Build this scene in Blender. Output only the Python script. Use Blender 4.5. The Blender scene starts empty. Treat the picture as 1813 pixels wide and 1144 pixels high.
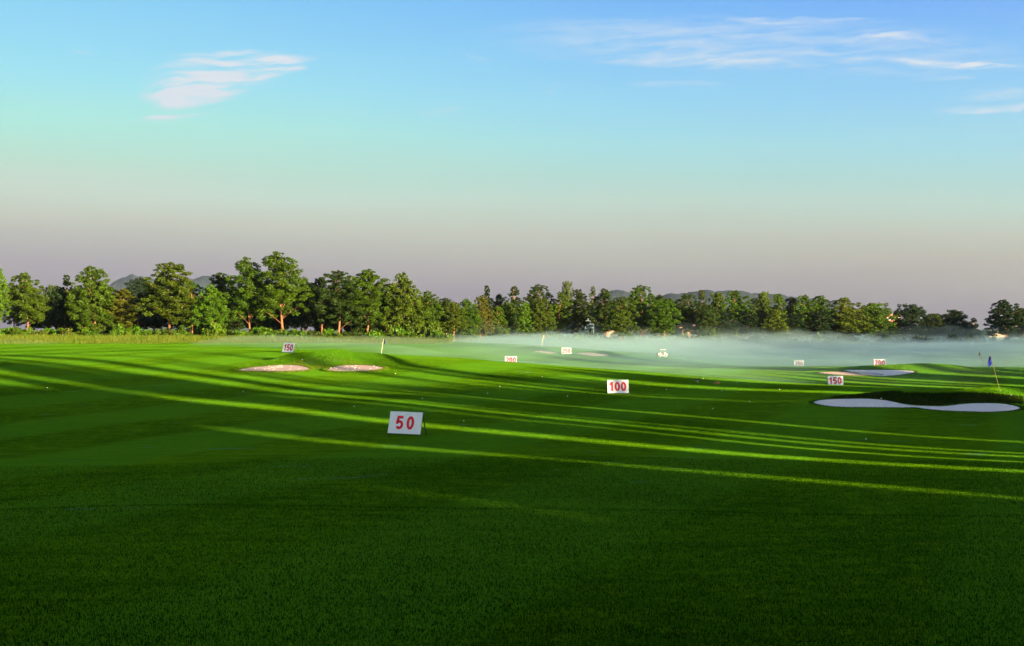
import bpy, bmesh, math, random
import numpy as np
from mathutils import Vector, Matrix, Euler

R = math.radians
random.seed(7)
rng = np.random.default_rng(11)
sc = bpy.context.scene
COL = sc.collection

# ------------------------------------------------------------ camera
CAM_H = 5.5
FPX = 2400.0            # focal length in photo pixels (1813 wide)
HOR = 584.0             # horizon row in the photo
cd = bpy.data.cameras.new('camera')
cam = bpy.data.objects.new('camera', cd)
COL.objects.link(cam)
cd.sensor_width = 36.0
cd.lens = FPX / 1813.0 * 36.0
cd.clip_start = 0.5
cd.clip_end = 30000.0
cam.location = (0, 0, CAM_H)
cam.rotation_euler = (R(90) + math.atan((HOR - 572.0) / FPX), 0, 0)
sc.camera = cam

# ------------------------------------------------------------ render
sc.view_settings.view_transform = 'Standard'
sc.view_settings.look = 'None'
sc.view_settings.gamma = 1.0
EXPO = 2.7
sc.view_settings.exposure = EXPO
sc.render.engine = 'CYCLES'
sc.cycles.use_denoising = True
sc.cycles.volume_bounces = 1
sc.cycles.max_bounces = 6
sc.cycles.diffuse_bounces = 3
sc.cycles.transparent_max_bounces = 8

SUN_EL = R(6.0)
SUN_AZ = R(140.0)       # clockwise from the view direction (+Y): behind, to the right

# ------------------------------------------------------------ node helpers
class NT:
    def __init__(s, tree):
        s.t = tree; s.n = tree.nodes; s.l = tree.links
    def node(s, kind, **kw):
        n = s.n.new(kind)
        for k, v in kw.items(): setattr(n, k, v)
        return n
    def put(s, sock, v):
        if isinstance(v, bpy.types.NodeSocket): s.l.new(v, sock)
        elif v is not None: sock.default_value = v
    def m(s, op, a, b=None, c=None, clamp=False):
        n = s.n.new('ShaderNodeMath'); n.operation = op; n.use_clamp = clamp
        s.put(n.inputs[0], a)
        if b is not None: s.put(n.inputs[1], b)
        if c is not None: s.put(n.inputs[2], c)
        return n.outputs[0]
    def smooth(s, v, a, b, lo=0.0, hi=1.0):
        n = s.n.new('ShaderNodeMapRange'); n.interpolation_type = 'SMOOTHSTEP'
        s.put(n.inputs[0], v); s.put(n.inputs[1], a); s.put(n.inputs[2], b); s.put(n.inputs[3], lo); s.put(n.inputs[4], hi)
        return n.outputs[0]
    def mix(s, f, a, b, mode='MIX'):
        n = s.n.new('ShaderNodeMix'); n.data_type = 'RGBA'; n.blend_type = mode
        s.put(n.inputs[0], f); s.put(n.inputs[6], a); s.put(n.inputs[7], b)
        return n.outputs[2]
    def comb(s, x, y, z):
        n = s.n.new('ShaderNodeCombineXYZ')
        s.put(n.inputs[0], x); s.put(n.inputs[1], y); s.put(n.inputs[2], z)
        return n.outputs[0]
    def noise(s, vec, scale, detail=3.0, rough=0.5, dist=0.0):
        n = s.n.new('ShaderNodeTexNoise')
        if vec is not None: s.l.new(vec, n.inputs['Vector'])
        n.inputs['Scale'].default_value = scale; n.inputs['Detail'].default_value = detail
        n.inputs['Roughness'].default_value = rough; n.inputs['Distortion'].default_value = dist
        return n

def lin(c):
    out = []
    for v in c:
        v /= 255.0
        out.append(v / 12.92 if v <= .04045 else ((v + .055) / 1.055) ** 2.4)
    return out

# ------------------------------------------------------------ world
world = bpy.data.worlds.new('World'); sc.world = world
world.use_nodes = True
W = NT(world.node_tree); W.n.clear()
BG = 0.06
K = 1.0 / (BG * 2 ** EXPO)
tc = W.node('ShaderNodeTexCoord')
sep = W.node('ShaderNodeSeparateXYZ'); W.l.new(tc.outputs['Generated'], sep.inputs[0])
dx, dy, dz = sep.outputs
sky = W.node('ShaderNodeTexSky'); sky.sky_type = 'NISHITA'; sky.sun_disc = False
sky.sun_elevation = SUN_EL; sky.sun_rotation = SUN_AZ
sky.air_density = 1.0; sky.dust_density = 1.2; sky.ozone_density = 2.0
hyp = W.m('SQRT', W.m('ADD', W.m('MULTIPLY', dx, dx), W.m('MULTIPLY', dy, dy)))
el = W.m('DIVIDE', dz, W.m('MAXIMUM', hyp, 0.02))       # tangent of the elevation
# slow waviness of the colour bands
nb = W.noise(W.comb(W.m('MULTIPLY', dx, 1.5), W.m('MULTIPLY', dy, 1.5), W.m('MULTIPLY', dz, 14)), 2.0, 4, .55)
elw = W.m('ADD', el, W.m('MULTIPLY', W.m('SUBTRACT', nb.outputs[0], 0.5), 0.022))
# the band rises a little on the left
elw = W.m('ADD', elw, W.m('ADD', W.m('MULTIPLY', dx, 0.02), 0.004))
def ramp(stops):
    r = W.node('ShaderNodeValToRGB'); e = r.color_ramp.elements
    r.color_ramp.interpolation = 'B_SPLINE' if False else 'LINEAR'
    st = [((HOR - y) / FPX / 0.30, c) for y, c in stops]
    st.sort(key=lambda q: q[0])
    e[0].position = max(0, st[0][0]); e[0].color = lin(st[0][1]) + [1]
    e[1].position = min(1, st[-1][0]); e[1].color = lin(st[-1][1]) + [1]
    for p, c in st[1:-1]:
        q = e.new(p); q.color = lin(c) + [1]
    W.l.new(W.m('DIVIDE', elw, 0.30), r.inputs[0])
    return r.outputs[0]
left = ramp([(584, (144, 128, 146)), (520, (160, 145, 162)), (480, (174, 164, 172)), (440, (188, 184, 180)), (400, (204, 208, 190)), (350, (208, 230, 212)),
             (300, (190, 238, 216)), (240, (174, 246, 232)), (170, (154, 236, 252)), (90, (142, 224, 255)), (0, (120, 208, 255)), (-130, (70, 150, 240))])
right = ramp([(584, (126, 120, 144)), (520, (150, 140, 154)), (480, (168, 161, 162)), (440, (182, 180, 168)), (400, (190, 200, 184)), (350, (184, 220, 208)),
              (300, (160, 222, 222)), (240, (146, 222, 242)), (170, (130, 210, 252)), (90, (112, 194, 255)), (0, (90, 172, 255)), (-130, (54, 126, 236))])
side = W.smooth(W.m('DIVIDE', dx, W.m('MAXIMUM', hyp, .02)), -0.38, 0.38)
grad = W.mix(side, left, right)
# cirrus: soft elliptical patches torn by stretched noise, in gnomonic sky coordinates
ysafe = W.m('MAXIMUM', dy, 0.05)
gx = W.m('ADD', W.m('MULTIPLY', W.m('DIVIDE', dx, ysafe), FPX), 906.5)
gy = W.m('SUBTRACT', HOR, W.m('MULTIPLY', W.m('DIVIDE', dz, ysafe), FPX))
wn = W.noise(W.comb(W.m('DIVIDE', gx, 160), W.m('DIVIDE', gy, 60), 0.3), 1.0, 4, .6)
wsep = W.node('ShaderNodeSeparateColor'); W.l.new(wn.outputs['Color'], wsep.inputs[0])
gxw = W.m('ADD', gx, W.m('MULTIPLY', W.m('SUBTRACT', wsep.outputs[0], .5), 90))
gyw = W.m('ADD', gy, W.m('MULTIPLY', W.m('SUBTRACT', wsep.outputs[1], .5), 34))
streak = W.noise(W.comb(W.m('DIVIDE', gxw, 120), W.m('DIVIDE', W.m('ADD', gyw, W.m('MULTIPLY', gxw, 0.07)), 11), 1.7), 1.0, 5, .62)
puff = W.noise(W.comb(W.m('DIVIDE', gxw, 55), W.m('DIVIDE', gyw, 16), 4.1), 1.0, 4, .6)
tex = W.m('MULTIPLY', W.smooth(streak.outputs[0], .30, .66), W.smooth(puff.outputs[0], .25, .62, .45, 1.0))
clouds = [  # centre, radii, slope, strength
    (425, 102, 130, 15, .02, .75), (345, 156, 95, 30, -.10, 1.0), (490, 126, 60, 11, -.16, .8), (305, 209, 50, 8, -.05, .75),
    (385, 128, 140, 36, -.08, .42), (340, 178, 60, 20, -.2, .5),
    (1715, 114, 130, 9, .07, .95), (1500, 100, 60, 5, .05, .45), (1230, 108, 260, 13, .05, .42), (1400, 34, 190, 7, .02, .5),
    (1610, 68, 110, 7, .10, .45), (1760, 192, 110, 8, -.02, .65), (1765, 170, 90, 14, .03, .4), (840, 98, 34, 5, .25, .3), (780, 193, 46, 5, -.18, .3),
    (984, 156, 12, 9, -1.0, .3), (1350, 80, 500, 52, .04, .42), (150, 92, 20, 4, 0, .3), (1200, 148, 90, 6, 0, .25), (1670, 138, 60, 5, .02, .4)]
clouds = [c[:5] + ((c[5] * .7,) if c[0] > 1000 else (c[5],)) for c in clouds]
tot = None
for cx, cy, rx, ry, sl, st in clouds:
    ex = W.m('DIVIDE', W.m('SUBTRACT', gxw, cx), rx)
    ey = W.m('DIVIDE', W.m('SUBTRACT', W.m('SUBTRACT', gyw, cy), W.m('MULTIPLY', W.m('SUBTRACT', gxw, cx), sl)), ry)
    d = W.m('ADD', W.m('MULTIPLY', ex, ex), W.m('MULTIPLY', ey, ey))
    mk = W.m('MULTIPLY', W.smooth(d, 1.25, 0.0), st)
    tot = mk if tot is None else W.m('ADD', tot, mk)
cl = W.m('MULTIPLY', W.m('MULTIPLY', tot, tex), 1.75, clamp=True)
cl = W.m('MULTIPLY', cl, W.smooth(dy, 0.1, 0.3))
grad = W.mix(cl, grad, lin((226, 236, 246)) + [1])
gk = W.node('ShaderNodeVectorMath', operation='SCALE'); W.l.new(grad, gk.inputs[0]); gk.inputs['Scale'].default_value = K
hi = W.smooth(el, 0.28, 0.9)
skd = W.node('ShaderNodeVectorMath', operation='SCALE'); W.l.new(sky.outputs[0], skd.inputs[0]); skd.inputs['Scale'].default_value = .6
colr = W.mix(hi, gk.outputs[0], skd.outputs[0])
# the sky on the sun's side (behind the camera) is the plain physical one
back = W.smooth(dy, -0.1, -0.6)
colr = W.mix(W.m('MULTIPLY', back, .8), colr, sky.outputs[0])
bgn = W.node('ShaderNodeBackground'); W.l.new(colr, bgn.inputs[0]); bgn.inputs[1].default_value = BG
wo = W.node('ShaderNodeOutputWorld'); W.l.new(bgn.outputs[0], wo.inputs[0])

# ------------------------------------------------------------ sun
sd = bpy.data.lights.new('sun', 'SUN'); sd.energy = 5.0; sd.angle = R(0.8); sd.color = (1.0, 0.76, 0.40)
sun = bpy.data.objects.new('sun', sd); COL.objects.link(sun)
sdir = Vector((math.sin(SUN_AZ) * math.cos(SUN_EL), math.cos(SUN_AZ) * math.cos(SUN_EL), math.sin(SUN_EL)))
sun.rotation_euler = (-sdir).to_track_quat('-Z', 'Y').to_euler()
sun.location = (60, -60, 60)

# ------------------------------------------------------------ terrain height
CP = [  # x, y, z
    (-12.6, 71, -0.08), (7.9, 115, 0.0), (38.7, 162, -1.25), (-26.7, 164, 2.9), (56.5, 208, -0.15), (0, 208, 0.04), (10.3, 254, 0.9), (54, 256, -1.8),
    (-24, 110, .35), (-12, 97, .3), (9, 72, -.25), (16, 63, -.32), (21, 57, -.1), (19, 50, .22), (-25, 88, -.05), (-14, 76, -.2), (-17, 59, -.35), (-11, 52, 0), (-7, 47, .3), (-3, 42, .47), (14, 42, .4), (0, 24, 0.5), (0, 58, .08), (-38, 72, -.3), (-34, 112, .7), (-30, 50, -.5), (-12, 30, 0.5), (14, 28, .5),
    (-22, 138, 1.36), (-9, 138, 1.3), (-38, 140, 1.6), (0, 150, 1.6), (-7, 150, 2.0), (10, 152, 0.85), (26, 152, 0.0),
    (38, 200, -0.35), (44, 184, -0.9), (54, 184, -0.9), (70, 205, -.2), (80, 230, -0.9), (28, 95, -0.25), (38, 97, -0.2), (20, 98, -0.1),
    (38.2, 108, 0.45), (-19.5, 206, 1.85), (6, 278, 2.2), (-95, 250, 3.1), (-80, 290, 3.5), (-50, 300, 3.3), (-20, 305, 3.0), (-5, 340, 2.5),
    (10, 380, 2.0), (60, 400, 1.0), (120, 420, .2), (170, 460, -.2), (-60, 120, 1.25), (-60, 180, 2.4), (60, 130, -1.0),
    (90, 180, -1.0), (120, 300, -.8), (60, 320, -.6), (20, 320, 0.8), (-120, 330, 3.9), (-60, 400, 3.1), (-130, 200, 3.0), (-100, 80, .3),
    (90, 60, 0.2), (0, 0, 0.5), (0, -80, .5), (-90, 0, .5), (90, -60, .5), (200, 150, 0), (250, 400, 0), (-250, 400, 3), (0, 600, 1), (300, 700, 0), (-300, 700, 2)]
CPa = np.array(CP, float)
def _phi(r2): return np.sqrt(r2 + 14.0 ** 2)
_A = _phi(((CPa[:, None, :2] - CPa[None, :, :2]) ** 2).sum(-1)) - 0
_A = _A + np.eye(len(CPa)) * -1.2          # slight smoothing
_w = np.linalg.solve(_A, CPa[:, 2])
BUMPS = [  # x, y, amp, sx, sy, rot(deg)
    (-19.3, 146.5, 1.3, 2.6, 2.6, 0), (-14.8, 147.5, .95, 3.0, 2.6, 0), (-27.2, 143.0, .45, 1.8, 1.8, 0), (-23.4, 147.5, .95, 2.6, 2.4, 0),
    (29.5, 103.5, .62, 4.2, 2.6, 0), (37.5, 103.2, 1.0, 4.8, 2.6, 0), (45.5, 102, .95, 4.5, 2.6, 0), (22.5, 101.5, .30, 3.0, 2.2, 0),
    (44.5, 191, .35, 4.5, 3, 0), (60, 197, .95, 8, 3.5, 0), (51, 197, .4, 5, 3, 0),
    (4, 262, .6, 3.5, 3, 0), (9.8, 264, .7, 3, 3, 0), (18, 262, .6, 4, 3, 0)]
def hgt(x, y):
    x = np.atleast_1d(np.asarray(x, float)); y = np.atleast_1d(np.asarray(y, float))
    z = np.zeros_like(x)
    for (cx, cy, _), w in zip(CP, _w):
        z += w * np.sqrt((x - cx) ** 2 + (y - cy) ** 2 + 14.0 ** 2)
    r = np.sqrt(x * x + y * y)
    t = np.clip((r - 480) / 250, 0, 1); t = t * t * (3 - 2 * t)
    z = z * (1 - t)
    b = np.clip(-y / 60 + .2, 0, 1)
    z = z * (1 - b) + .4 * b
    for cx, cy, a, sx, sy, ro in BUMPS:
        z += a * np.exp(-((x - cx) / sx) ** 2 - ((y - cy) / sy) ** 2)
    # low lip in the near turf, and gentle unevenness
    yl = 38.6 - 0.11 * x
    z -= 0.07 * np.exp(-((y - yl) / .45) ** 2)
    z += 0.05 * np.sin(x * .21 + .7) * np.sin(y * .11) + 0.03 * np.sin(x * .5 + y * .33)
    return z
def h1(x, y): return float(hgt(x, y)[0])
def ground(px, py, d0=18.0, d1=900.0):
    """point of the ground seen at photo pixel px, py"""
    a = (px - 906.5) / FPX; b = (py - HOR) / FPX
    d = np.exp(np.linspace(math.log(d0), math.log(d1), 6000))
    gap = (CAM_H - b * d) - hgt(a * d, d)
    i = int(np.argmax(gap < 0))
    if gap[i] >= 0: i = len(d) - 1
    return Vector((a * d[i], d[i], h1(a * d[i], d[i])))
def at(px, d):
    x = (px - 906.5) / FPX * d
    return Vector((x, d, h1(x, d)))

# ------------------------------------------------------------ object helpers
def tag(o, label=None, cat=None, group=None, kind=None):
    if label: o['label'] = label
    if cat: o['category'] = cat
    if group: o['group'] = group
    if kind: o['kind'] = kind
    return o
def empty(name, loc, rz=0.0, label=None, cat=None, group=None):
    o = bpy.data.objects.new(name, None); COL.objects.link(o)
    o.location = loc; o.rotation_euler = (0, 0, rz); o.empty_display_size = .3
    return tag(o, label, cat, group)
def link_mesh(name, me, mat=None, parent=None, smooth=False):
    o = bpy.data.objects.new(name, me); COL.objects.link(o)
    if mat is not None and len(me.materials) == 0: me.materials.append(mat)
    if parent is not None: o.parent = parent
    if smooth:
        me.polygons.foreach_set('use_smooth', [True] * len(me.polygons))
    return o
def np_mesh(name, verts, faces):
    """verts (n,3) array, faces (m,k) array of one k"""
    me = bpy.data.meshes.new(name)
    verts = np.asarray(verts, np.float32); faces = np.asarray(faces, np.int32)
    k = faces.shape[1]
    me.vertices.add(len(verts)); me.vertices.foreach_set('co', verts.ravel())
    me.loops.add(faces.size); me.loops.foreach_set('vertex_index', faces.ravel())
    me.polygons.add(len(faces)); me.polygons.foreach_set('loop_start', np.arange(0, faces.size, k, dtype=np.int32))
    me.update(calc_edges=True)
    return me
class MB:
    def __init__(s): s.bm = bmesh.new()
    def box(s, size, loc=(0, 0, 0), rot=None):
        M = Matrix.Translation(loc) @ (Euler(rot).to_matrix().to_4x4() if rot else Matrix()) @ Matrix.Diagonal((*size, 1))
        bmesh.ops.create_cube(s.bm, size=1.0, matrix=M); return s
    def bar(s, a, b, r=.02, n=8, r2=None):
        a = Vector(a); b = Vector(b); d = b - a
        M = Matrix.Translation((a + b) / 2) @ d.to_track_quat('Z', 'Y').to_matrix().to_4x4()
        bmesh.ops.create_cone(s.bm, cap_ends=True, segments=n, radius1=r, radius2=r if r2 is None else r2, depth=d.length, matrix=M); return s
    def ball(s, loc, r, scale=(1, 1, 1), sub=2, rot=None):
        M = Matrix.Translation(loc) @ (Euler(rot).to_matrix().to_4x4() if rot else Matrix()) @ Matrix.Diagonal((*scale, 1))
        bmesh.ops.create_icosphere(s.bm, subdivisions=sub, radius=r, matrix=M); return s
    def poly(s, pts):
        s.bm.faces.new([s.bm.verts.new(p) for p in pts]); return s
    def build(s, name, mat, parent=None, smooth=False, bevel=0.0):
        if bevel > 0:
            bmesh.ops.bevel(s.bm, geom=s.bm.edges[:], offset=bevel, segments=2, affect='EDGES')
        bmesh.ops.recalc_face_normals(s.bm, faces=s.bm.faces[:])
        me = bpy.data.meshes.new(name); s.bm.to_mesh(me); s.bm.free()
        return link_mesh(name, me, mat, parent, smooth)

# ------------------------------------------------------------ materials
def mat_new(name):
    m = bpy.data.materials.new(name); m.use_nodes = True
    t = NT(m.node_tree); t.n.clear()
    out = t.node('ShaderNodeOutputMaterial')
    return m, t, out
def plain(name, col, rough=.6, metal=0.0, var=0.12, scale=6.0, spec=.4):
    m, t, out = mat_new(name)
    p = t.node('ShaderNodeBsdfPrincipled')
    co = t.node('ShaderNodeTexCoord')
    n = t.noise(co.outputs['Object'], scale, 4, .6)
    f = t.m('ADD', t.m('MULTIPLY', t.m('SUBTRACT', n.outputs[0], .5), var * 2), 1.0)
    v = t.node('ShaderNodeVectorMath', operation='SCALE'); v.inputs[0].default_value = col; t.l.new(f, v.inputs['Scale'])
    t.l.new(v.outputs[0], p.inputs['Base Color'])
    p.inputs['Roughness'].default_value = rough; p.inputs['Metallic'].default_value = metal
    p.inputs['Specular IOR Level'].default_value = spec
    t.l.new(p.outputs[0], out.inputs[0])
    return m
def blade_normal(t, pos, scale, up, side):
    """scattered normals of upright blades: low light catches them as it does real turf"""
    n = t.node('ShaderNodeTexWhiteNoise', noise_dimensions='3D')
    q = t.node('ShaderNodeVectorMath', operation='SNAP')
    s = t.node('ShaderNodeVectorMath', operation='SCALE'); t.l.new(pos, s.inputs[0]); s.inputs['Scale'].default_value = scale
    t.l.new(s.outputs[0], q.inputs[0]); q.inputs[1].default_value = (1, 1, 1)
    t.l.new(q.outputs[0], n.inputs['Vector'])
    a = t.node('ShaderNodeVectorMath', operation='SUBTRACT'); t.l.new(n.outputs['Color'], a.inputs[0]); a.inputs[1].default_value = (.5, .5, .5)
    b = t.node('ShaderNodeVectorMath', operation='MULTIPLY'); t.l.new(a.outputs[0], b.inputs[0]); b.inputs[1].default_value = (side, side, 0)
    c = t.node('ShaderNodeVectorMath', operation='ADD'); t.l.new(b.outputs[0], c.inputs[0]); c.inputs[1].default_value = (0, 0, up)
    d = t.node('ShaderNodeVectorMath', operation='NORMALIZE'); t.l.new(c.outputs[0], d.inputs[0])
    return d.outputs[0]
def turf_material():
    m, t, out = mat_new('turf')
    m.cycles.use_bump_map_correction = False      # blades stand upright: low light is not cut off at the ground's own horizon
    geo = t.node('ShaderNodeNewGeometry'); pos = geo.outputs['Position']
    sp = t.node('ShaderNodeSeparateXYZ'); t.l.new(pos, sp.inputs[0]); X, Y, Z = sp.outputs
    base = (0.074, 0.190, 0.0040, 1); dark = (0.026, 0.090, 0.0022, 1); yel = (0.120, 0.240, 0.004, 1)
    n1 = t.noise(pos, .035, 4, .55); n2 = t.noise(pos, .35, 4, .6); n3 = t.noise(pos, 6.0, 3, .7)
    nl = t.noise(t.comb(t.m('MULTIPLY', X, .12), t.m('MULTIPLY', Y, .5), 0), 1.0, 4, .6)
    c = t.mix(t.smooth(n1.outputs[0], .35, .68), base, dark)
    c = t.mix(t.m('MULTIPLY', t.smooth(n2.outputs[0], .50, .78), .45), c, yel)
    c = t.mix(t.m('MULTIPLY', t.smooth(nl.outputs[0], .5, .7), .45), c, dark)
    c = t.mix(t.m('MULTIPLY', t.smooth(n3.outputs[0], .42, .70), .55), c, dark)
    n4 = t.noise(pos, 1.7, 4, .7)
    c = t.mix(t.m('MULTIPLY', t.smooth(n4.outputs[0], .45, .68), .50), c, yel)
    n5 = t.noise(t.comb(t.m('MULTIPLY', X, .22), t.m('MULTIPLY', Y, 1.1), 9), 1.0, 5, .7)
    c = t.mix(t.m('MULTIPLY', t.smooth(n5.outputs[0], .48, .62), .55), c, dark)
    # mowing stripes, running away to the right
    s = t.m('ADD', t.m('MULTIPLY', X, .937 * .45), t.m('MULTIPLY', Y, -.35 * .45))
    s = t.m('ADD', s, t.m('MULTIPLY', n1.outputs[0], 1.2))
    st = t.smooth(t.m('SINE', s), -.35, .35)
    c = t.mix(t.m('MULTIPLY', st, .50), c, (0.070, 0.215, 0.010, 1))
    # pale dewy scuffs and divots
    nd = t.noise(t.comb(t.m('MULTIPLY', X, .30), t.m('MULTIPLY', Y, .45), 3.3), 1.0, 2, .5)
    dv = t.smooth(nd.outputs[0], .69, .74)
    c = t.mix(t.m('MULTIPLY', dv, .55), c, (.07, .19, .07, 1))
    # small dark marks
    nk = t.noise(t.comb(t.m('MULTIPLY', X, .9), t.m('MULTIPLY', Y, 1.2), 8.3), 1.0, 2, .5)
    c = t.mix(t.m('MULTIPLY', t.smooth(nk.outputs[0], .76, .80), .6), c, (.006, .02, .001, 1))
    # paler ground beyond the range, and dry rough at its edge
    nr = t.noise(pos, .5, 4, .6)
    far = t.smooth(Y, 275, 330)
    c = t.mix(t.m('MULTIPLY', far, .8), c, t.mix(nr.outputs[0], (.05, .085, .012, 1), (.10, .11, .03, 1)))
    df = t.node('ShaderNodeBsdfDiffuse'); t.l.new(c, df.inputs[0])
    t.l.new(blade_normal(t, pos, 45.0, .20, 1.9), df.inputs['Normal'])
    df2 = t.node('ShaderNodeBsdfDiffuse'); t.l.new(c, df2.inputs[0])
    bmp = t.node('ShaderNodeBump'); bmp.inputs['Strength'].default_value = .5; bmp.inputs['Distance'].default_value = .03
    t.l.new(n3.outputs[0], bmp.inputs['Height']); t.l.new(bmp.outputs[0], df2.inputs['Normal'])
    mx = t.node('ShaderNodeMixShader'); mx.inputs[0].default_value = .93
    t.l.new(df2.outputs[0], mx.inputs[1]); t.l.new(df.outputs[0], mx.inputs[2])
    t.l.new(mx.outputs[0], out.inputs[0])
    return m
def leaf_material(name='foliage'):
    m, t, out = mat_new(name)
    oi = t.node('ShaderNodeObjectInfo'); geo = t.node('ShaderNodeNewGeometry')
    co = t.node('ShaderNodeTexCoord')
    n = t.noise(co.outputs['Object'], .45, 3, .6)
    n2 = t.noise(co.outputs['Object'], 5.0, 2, .6)
    f = t.m('ADD', t.m('MULTIPLY', t.smooth(n.outputs[0], .3, .7), .7), .55)
    f = t.m('MULTIPLY', f, t.m('ADD', t.m('MULTIPLY', n2.outputs[0], .9), .55))
    v = t.node('ShaderNodeVectorMath', operation='SCALE'); t.l.new(oi.outputs['Color'], v.inputs[0]); t.l.new(f, v.inputs['Scale'])
    df = t.node('ShaderNodeBsdfDiffuse'); t.l.new(v.outputs[0], df.inputs[0])
    tr = t.node('ShaderNodeBsdfTranslucent'); t.l.new(v.outputs[0], tr.inputs[0])
    gl = t.node('ShaderNodeBsdfGlossy'); gl.inputs['Roughness'].default_value = .5; gl.inputs[0].default_value = (.5, .5, .45, 1)
    mx = t.node('ShaderNodeMixShader'); mx.inputs[0].default_value = .25
    t.l.new(df.outputs[0], mx.inputs[1]); t.l.new(tr.outputs[0], mx.inputs[2])
    m2 = t.node('ShaderNodeMixShader'); m2.inputs[0].default_value = .02
    t.l.new(mx.outputs[0], m2.inputs[1]); t.l.new(gl.outputs[0], m2.inputs[2])
    t.l.new(m2.outputs[0], out.inputs[0])
    return m
M_TURF = turf_material()
M_LEAF = leaf_material()
M_BARK = plain('bark', (.17, .075, .038), .9, var=.35, scale=3)
M_SAND_SUN = plain('sand', (.42, .30, .27), .95, var=.10, scale=1.5)  # the pink of low sunlight is put into this sand colour
M_SAND_SHADE = plain('shade_tinted_sand', (.56, .56, .58), .95, var=.10, scale=1.5)  # same sand, with the bluish white of shade put into its colour
M_BOARD = plain('painted_board', (.66, .71, .78), .45, var=.04, scale=2)
M_RED = plain('red_lettering', (.62, .004, .020), .5, var=.05)
M_MAROON = plain('maroon_lettering', (.45, .008, .05), .5, var=.05)
M_STEEL = plain('dark_steel', (.03, .03, .03), .5, metal=.2)
M_PALE = plain('pale_steel', (.6, .6, .55), .5)
M_BLUE = plain('blue_cloth', (.008, .02, .30), .9)
M_ORANGE = plain('orange_cloth', (.70, .22, .02), .9)
M_YELLOW = plain('yellow_cloth', (.55, .42, .06), .9)
M_POLE = plain('flagstick_paint', (.75, .72, .45), .5)
M_POLED = plain('dark_flagstick_paint', (.10, .09, .03), .5)
M_BALL = plain('ball_cover', (.82, .82, .80), .35, var=.02)

# ------------------------------------------------------------ ground sheet
def build_ground():
    th = list(np.arange(-24, 24.001, .115))
    o = 24.0; step = .3; ex = []
    while o < 180: o = min(180, o + step); ex.append(o); step = min(step * 1.25, 6)
    th = [-e for e in reversed(ex[:-1])] + th + ex            # -180 excluded (wraps)
    th = np.radians(np.array(th))
    r = [3.0]
    while r[-1] < 420: r.append(r[-1] * (1.0052 if r[-1] > 15 else 1.06))
    while r[-1] < 22000: r.append(r[-1] * 1.06)
    r = np.array(r)
    RR, TT = np.meshgrid(r, th, indexing='ij')
    X = (RR * np.sin(TT)).ravel(); Y = (RR * np.cos(TT)).ravel()
    Z = hgt(X, Y)
    nt, nr_ = len(th), len(r)
    V = np.stack([X, Y, Z], 1)
    i, j = np.meshgrid(np.arange(nr_ - 1), np.arange(nt), indexing='ij')
    j2 = (j + 1) % nt
    F = np.stack([i * nt + j, i * nt + j2, (i + 1) * nt + j2, (i + 1) * nt + j], -1).reshape(-1, 4)[:, ::-1]
    me = np_mesh('ground', V, F)
    # close the centre
    bm = bmesh.new(); bm.from_mesh(me); bm.verts.ensure_lookup_table()
    c = bm.verts.new((0, 0, float(hgt(0, 0)[0]))); bm.verts.ensure_lookup_table()
    for k in range(nt): bm.faces.new((bm.verts[k], bm.verts[(k + 1) % nt], c))
    bmesh.ops.recalc_face_normals(bm, faces=bm.faces[-nt:])
    bm.to_mesh(me); bm.free()
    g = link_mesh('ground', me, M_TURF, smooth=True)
    tag(g, kind='structure')
    return g
build_ground()

# ------------------------------------------------------------ hills
def ridge(name, mat, d, profile, depth):
    """profile: list of (photo x, photo y of the crest); a hill range with real depth"""
    xs = np.array([p[0] for p in profile], float); ys = np.array([p[1] for p in profile], float)
    n = 220; m_ = 14
    px = np.linspace(xs[0], xs[-1], n)
    crest = (HOR - np.interp(px, xs, ys)) / FPX * d + CAM_H
    k = np.arange(n)
    jit = sum(np.sin(k * f + p) * a for f, p, a in ((.31, .3, .010), (.83, 1.2, .006), (2.1, .4, .003), (1.4, 2.2, .004))) * crest.max() * .4
    crest = np.maximum(crest + jit * np.clip(crest / crest.max(), 0, 1), -2)
    V = []; 
    for q in range(m_):
        s = (q / (m_ - 1)) * 2 - 1
        prof = (1 - s * s) ** .8
        wob = 1 + .06 * np.sin(k * .23 + q * 1.3) * (1 - abs(s))
        V.append(np.stack([(px - 906.5) / FPX * (d + s * depth), np.full(n, d + s * depth), (crest + 3) * prof * np.minimum(wob, 1.0 if abs(s) < .12 else 2) - 3], 1))
    V = np.concatenate(V)
    i, j = np.meshgrid(np.arange(m_ - 1), np.arange(n - 1), indexing='ij')
    F = np.stack([i * n + j, i * n + j + 1, (i + 1) * n + j + 1, (i + 1) * n + j], -1).reshape(-1, 4)
    o = link_mesh(name, np_mesh(name, V, F), mat, smooth=True)
    tag(o, kind='structure')
M_HILL = plain('hazed_wooded_slope', (.026, .042, .054), 1.0, var=.4, scale=.02, spec=0)  # bluish base colour holds some of the distance haze
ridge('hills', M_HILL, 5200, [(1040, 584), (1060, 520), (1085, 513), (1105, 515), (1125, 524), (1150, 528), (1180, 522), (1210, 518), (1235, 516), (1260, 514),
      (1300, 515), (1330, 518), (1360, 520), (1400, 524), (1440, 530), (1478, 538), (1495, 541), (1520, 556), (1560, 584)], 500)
ridge('hills', M_HILL, 8600, [(120, 584), (185, 508), (200, 499), (215, 492), (235, 487), (252, 488), (268, 494), (290, 499), (320, 499), (345, 492), (362, 488), (385, 490), (420, 504), (470, 530), (520, 584)], 700)

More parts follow.
